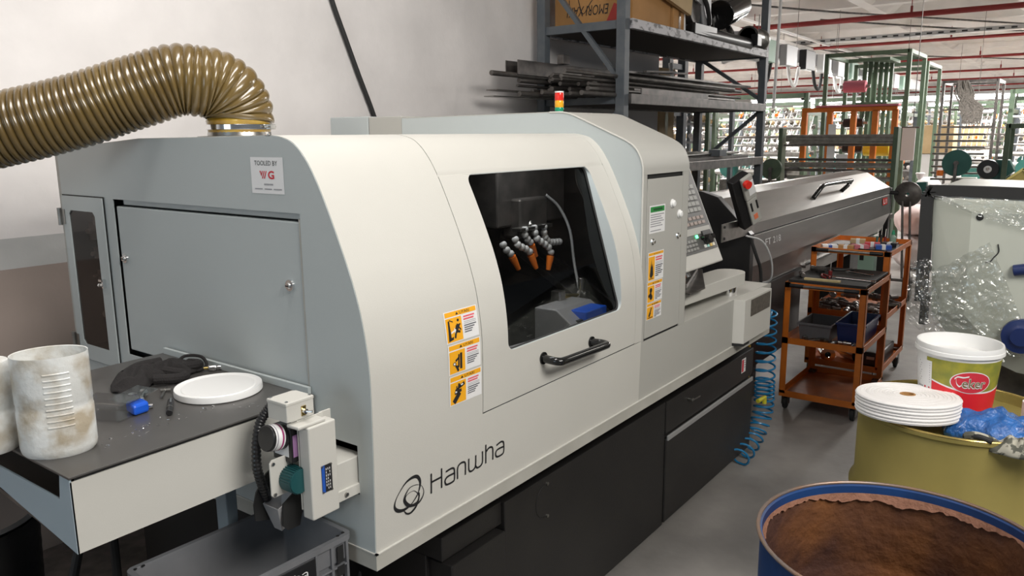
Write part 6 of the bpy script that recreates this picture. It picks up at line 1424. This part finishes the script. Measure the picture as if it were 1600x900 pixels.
frame('small_green_frame', 'thin green frame at the right edge above the drive motor', 9.9, 10.4, .20, .79, 1.80, 'green', .05)
# band wheel stand
t = thing('band_wheel_stand', 'dark stand with a worn steel wheel and two thin rods to the floor', 'stand', (9, 1.52, 0))
MB().lathe([(.02, 0), (.10, 0), (.13, .02), (.13, .05), (.10, .07), (.02, .07), (.02, 0)], n=36).xform(Matrix.Translation((8.95, 1.54, 1.09)) @ Matrix.Rotation(PI/2, 4, 'Y')).build('wheel', 'rawsteel', t, smooth=True, ang=40)
for y_ in (1.575, 1.505): MB().cyl((8.93, y_, 1.02), (8.9, y_-.06, .22), .012, 8).build('rod', 'darksteel', t, smooth=True)
MB().cyl((8.95, 1.62, 1.10), (8.95, 2.0, 1.14), .022, 10).build('arm', 'black', t, smooth=True); MB().cyl((8.9, 1.85, .2), (8.9, 1.38, .2), .015, 8).box(8.85, 8.95, 1.42, 1.50, 0.0, .24).build('foot_bar', 'darksteel', t)
MB().box(8.95, 9.05, 1.70, 1.78, 0, 1.15).build('column', 'black', t, bevel=.005)
# sacks
def sack(lb, x, y, z, rx, ry, rz, m, seed):
    vs = []; n, rg = 40, 24
    for i in range(rg+1):
        ph = PI*i/rg
        for k in range(n):
            a = 2*PI*k/n; s_ = abs(math.sin(ph))**.7; e = 1+.10*noise.noise(Vector((3*math.cos(a)+seed, 3*math.sin(a), 3*math.cos(ph))))+.04*math.sin(9*a+seed)*abs(math.sin(ph))
            vs.append((x+rx*s_*math.cos(a)*e, y+ry*s_*math.sin(a)*e, max(z+.002, z+rz-rz*math.copysign(abs(math.cos(ph))**.8, math.cos(ph))*(1+.05*noise.noise(Vector((4*a, seed, 1)))))))
    fs = [(i*n+k, i*n+(k+1) % n, (i+1)*n+(k+1) % n, (i+1)*n+k) for i in range(rg) for k in range(n)]
    t = thing('woven_sack', lb, 'sack', (x, y, z)); MB().add(vs, fs).build('sack_body', m, t, smooth=True, ang=180)
    MB().lathe([(.02, 0), (.035, .03), (.06, .09), (.05, .10), (0, .08)], (x-.05, y+ry*.55, z+2*rz-.04), n=14).build('tied_neck', m, t, smooth=True)
sack('full white woven sack on the floor beneath the pinkish one', 11.2, 1.74, 0, .36, .30, .21, 'bag', 1.3)
sack('pinkish white woven sack lying on the lower sack', 11.2, 1.74, .425, .34, .30, .19, 'bagp', 4.4)
sack('white sack standing upright behind the wrapped hood corner', 12.2, 1.85, .55, .25, .18, .28, 'bag', 6.1)
tag(MB().box(11.9, 12.5, 1.65, 2.05, 0, .55).build('pallet_block', 'shelf', bevel=.01), 'dark block carrying the upright white sack', 'block')
# cabinets and small machine under the feeder end
t = thing('small_cabinet', 'pale green machine cabinet beyond the trolleys', 'cabinet', (9, 1.9, 0)); MB().box(8.9, 9.3, 1.80, 2.04, .02, .60).build('cabinet_body', 'palegreen', t, bevel=.006); MB().box(8.895, 8.9, 1.9, 1.94, .38, .5).build('door_handle', 'black', t)
t = thing('small_cabinet', 'light grey machine cabinet left of the green one', 'cabinet', (9, 2.2, 0)); MB().box(8.8, 9.3, 2.06, 2.40, .02, .66).build('cabinet_body', 'wallfar', t, bevel=.006); MB().box(8.795, 8.8, 2.2, 2.22, .40, .48).build('door_handle', 'black', t)
t = thing('bench_machine', 'teal and black bench machine behind the bar feeder end', 'machine', (9.3, 1.75, 0)); MB().box(9.1, 9.4, 1.86, 2.02, .62, .80).build('column', 'green', t, bevel=.02); MB().cyl((9.05, 1.86, .95), (9.05, 1.78, 1.02), .05, 16).build('chuck', 'black', t, smooth=True, bevel=.005); MB().box(9.0, 9.3, 1.72, 2.0, .80, .86).build('bed', 'darksteel', t, bevel=.01)

# ---- rows of looms filling the hall: three kinds, copied
def loom_a():
    r = thing('weaving_loom', 'green framed narrow loom with creel in the far rows of the hall', 'loom', (0, 0, 0), 'looms in the far rows'); random.seed(77)
    for y in (-.75, .75):
        MB().box(-.04, .04, y-.035, y+.035, 0, 2.35).build('post', 'green', r)
        MB().box(1.16, 1.24, y-.035, y+.035, 0, 2.1).build('post', 'rack', r)
    MB().box(-.04, .04, -.75, .75, 2.28, 2.35).box(-.04, 1.2, -.78, -.73, 2.0, 2.06).box(-.04, 1.2, .73, .78, 2.0, 2.06).build('top_beam', 'green', r)
    MB().box(.1, .7, -.7, .7, .45, .95).build('bed', 'darksteel', r, bevel=.02); MB().box(.02, .1, .1, .45, .7, 1.0).build('gear_case', 'teal', r, bevel=.01); MB().box(-.02, .08, -.7, -.55, .9, 1.25).build('drive_box', 'black', r, bevel=.01)
    for z, rr, m in ((1.08, .05, 'steel'), (1.22, .03, 'white'), (1.38, .04, 'steel'), (1.52, .02, 'steel'), (1.66, .02, 'darksteel'), (1.80, .018, 'steel'), (1.94, .018, 'white')): MB().cyl((.0, -.72, z), (.0, .72, z), rr, 8).build('roller', m, r)
    MB().cyl((-.12, .45, 1.15), (-.06, .45, 1.15), .16, 24).build('wheel', 'teal', r); MB().box(-.1, .1, -.5, -.2, 1.0, 1.2).build('gear_box', 'black', r)
    b = MB(); c = MB()
    for i in range(9):
        for j in range(5): (b if (i*3+j) % 4 else c).cyl((.85, -.64+.16*i, 1.15+.22*j), (.95, -.64+.16*i, 1.19+.22*j), .035, 7, .022)
    b.build('bobbins', 'yarn', r)['kind'] = 'stuff'; c.build('bobbins', 'orangep', r)['kind'] = 'stuff'
    w = MB()
    for i in range(14): w.bar((0, -.65+.1*i, 1.0), (.9, -.65+.1*i, 2.1), .008)
    w.build('warp_yarns', 'white', r)['kind'] = 'stuff'; return r
def loom_b():
    r = thing('bobbin_creel', 'tall wire creel full of white and yellow bobbins in the hall', 'creel', (0, 0, 0), 'bobbin creels'); random.seed(5)
    for y in (-.6, 0, .6):
        for x in (0, .8): MB().box(x-.025, x+.025, y-.025, y+.025, 0, 2.2).build('post', 'rack' if x else 'green', r)
    for k in range(8): MB().box(-.015, .015, -.6, .6, .45+.23*k, .48+.23*k).build('rail', 'galv', r)
    for kk, m in enumerate(('bag', 'yarn', 'cardl', 'yarn')):
        b = MB()
        for k in range(8):
            for i in range(10):
                if (i*5+k*3) % 4 == kk and random.random() < .85: b.cyl((-.02, -.54+.12*i, .53+.23*k), (-.12, -.54+.12*i, .55+.23*k), .045, 8, .028)
        b.build('bobbins', m, r)['kind'] = 'stuff'
    return r
def loom_c():
    r = thing('stacked_cartons', 'stack of light cartons between the far looms', 'cartons', (0, 0, 0), 'carton stacks'); random.seed(8)
    MB().box(-.35, .35, -.45, .45, 0, .7).build('carton', 'cardl', r, bevel=.01); MB().box(-.3, .33, -.42, .40, .7, 1.3).build('carton', 'wallfar', r, bevel=.01); MB().box(-.33, .28, -.30, .44, 1.3, 1.85).build('carton', 'cardl', r, bevel=.01)
    return r
LA, LB_, LC = loom_a(), loom_b(), loom_c()
spA = [(13.2, 4.6), (13.4, 6.8), (14.5, 0.4), (15.6, 3.6), (16.8, 5.6), (17.0, 8.2), (17.6, 0.6), (19.6, 1.9), (19.8, 4.1), (20.2, 6.6), (20.5, 9.2), (22.5, 2.8), (22.8, 5.2), (23.0, 8.0), (24.6, 0.9), (26.0, 3.6), (26.2, 6.4), (26.5, 10.2), (30.0, 2.1), (30.0, 5.0), (30.0, 8.4), (30.0, 12.0), (34.0, 3.6), (34.0, 7.0), (34.0, 11.0), (38.0, 2.2), (38.0, 5.2), (38.0, 9.0), (38.0, 13.5)]
spB = [(9.6, 4.6), (10.2, 6.0), (12.21, 5.58), (12.6, 8.4), (15.2, 5.09), (15.4, 7.2), (18.4, 3.0), (18.6, 7.4), (21.4, 3.8), (21.61, 7.73), (21.4, 1.2), (24.6, 4.6), (24.8, 9.3), (28.0, 2.6), (28.0, 7.2), (28.0, 4.6), (32.0, 4.4), (32.0, 9.6), (32.0, 1.6), (36.0, 7.6), (36.0, 4.0), (36.0, 11.4)]
spC = [(17.75, 2.58), (21.94, 2.49), (23.05, 1.49), (25.2, 2.9), (26.99, 5.11), (21.47, 5.02), (31.15, 3.41), (33.0, 6.2), (26.8, 1.9), (35.25, 2.23)]
for proto, sp in ((LA, spA), (LB_, spB), (LC, spC)):
    for k, (x, y) in enumerate(sp):
        if k == 0: proto.location = (x, y, 0)
        else: copy_tree(proto, (x-sp[0][0], y-sp[0][1], 0))

# each of the repeated hall things is named by depth band and by its order from the left
ORD = 'first second third fourth fifth sixth seventh eighth ninth tenth eleventh twelfth thirteenth fourteenth fifteenth'.split()
for grp, nm in (('looms in the far rows', 'green framed narrow loom'), ('bobbin creels', 'tall wire creel of bobbins'), ('carton stacks', 'stack of light cartons'), ('tube lamps over the looms', 'bright tube lamp over the looms')):
    L = [o for o in SC.objects if o.get('group') == grp and o.parent is None]
    for lo, hi, wd in ((0, 17.9, 'nearest'), (17.9, 25.5, 'middle'), (25.5, 99, 'farthest')):
        S = sorted([o for o in L if lo <= o.location.x < hi], key=lambda o: -o.location.y/o.location.x)
        for k, o in enumerate(S): o['label'] = '%s, %s from left in %s hall rows' % (nm, ORD[k], wd)
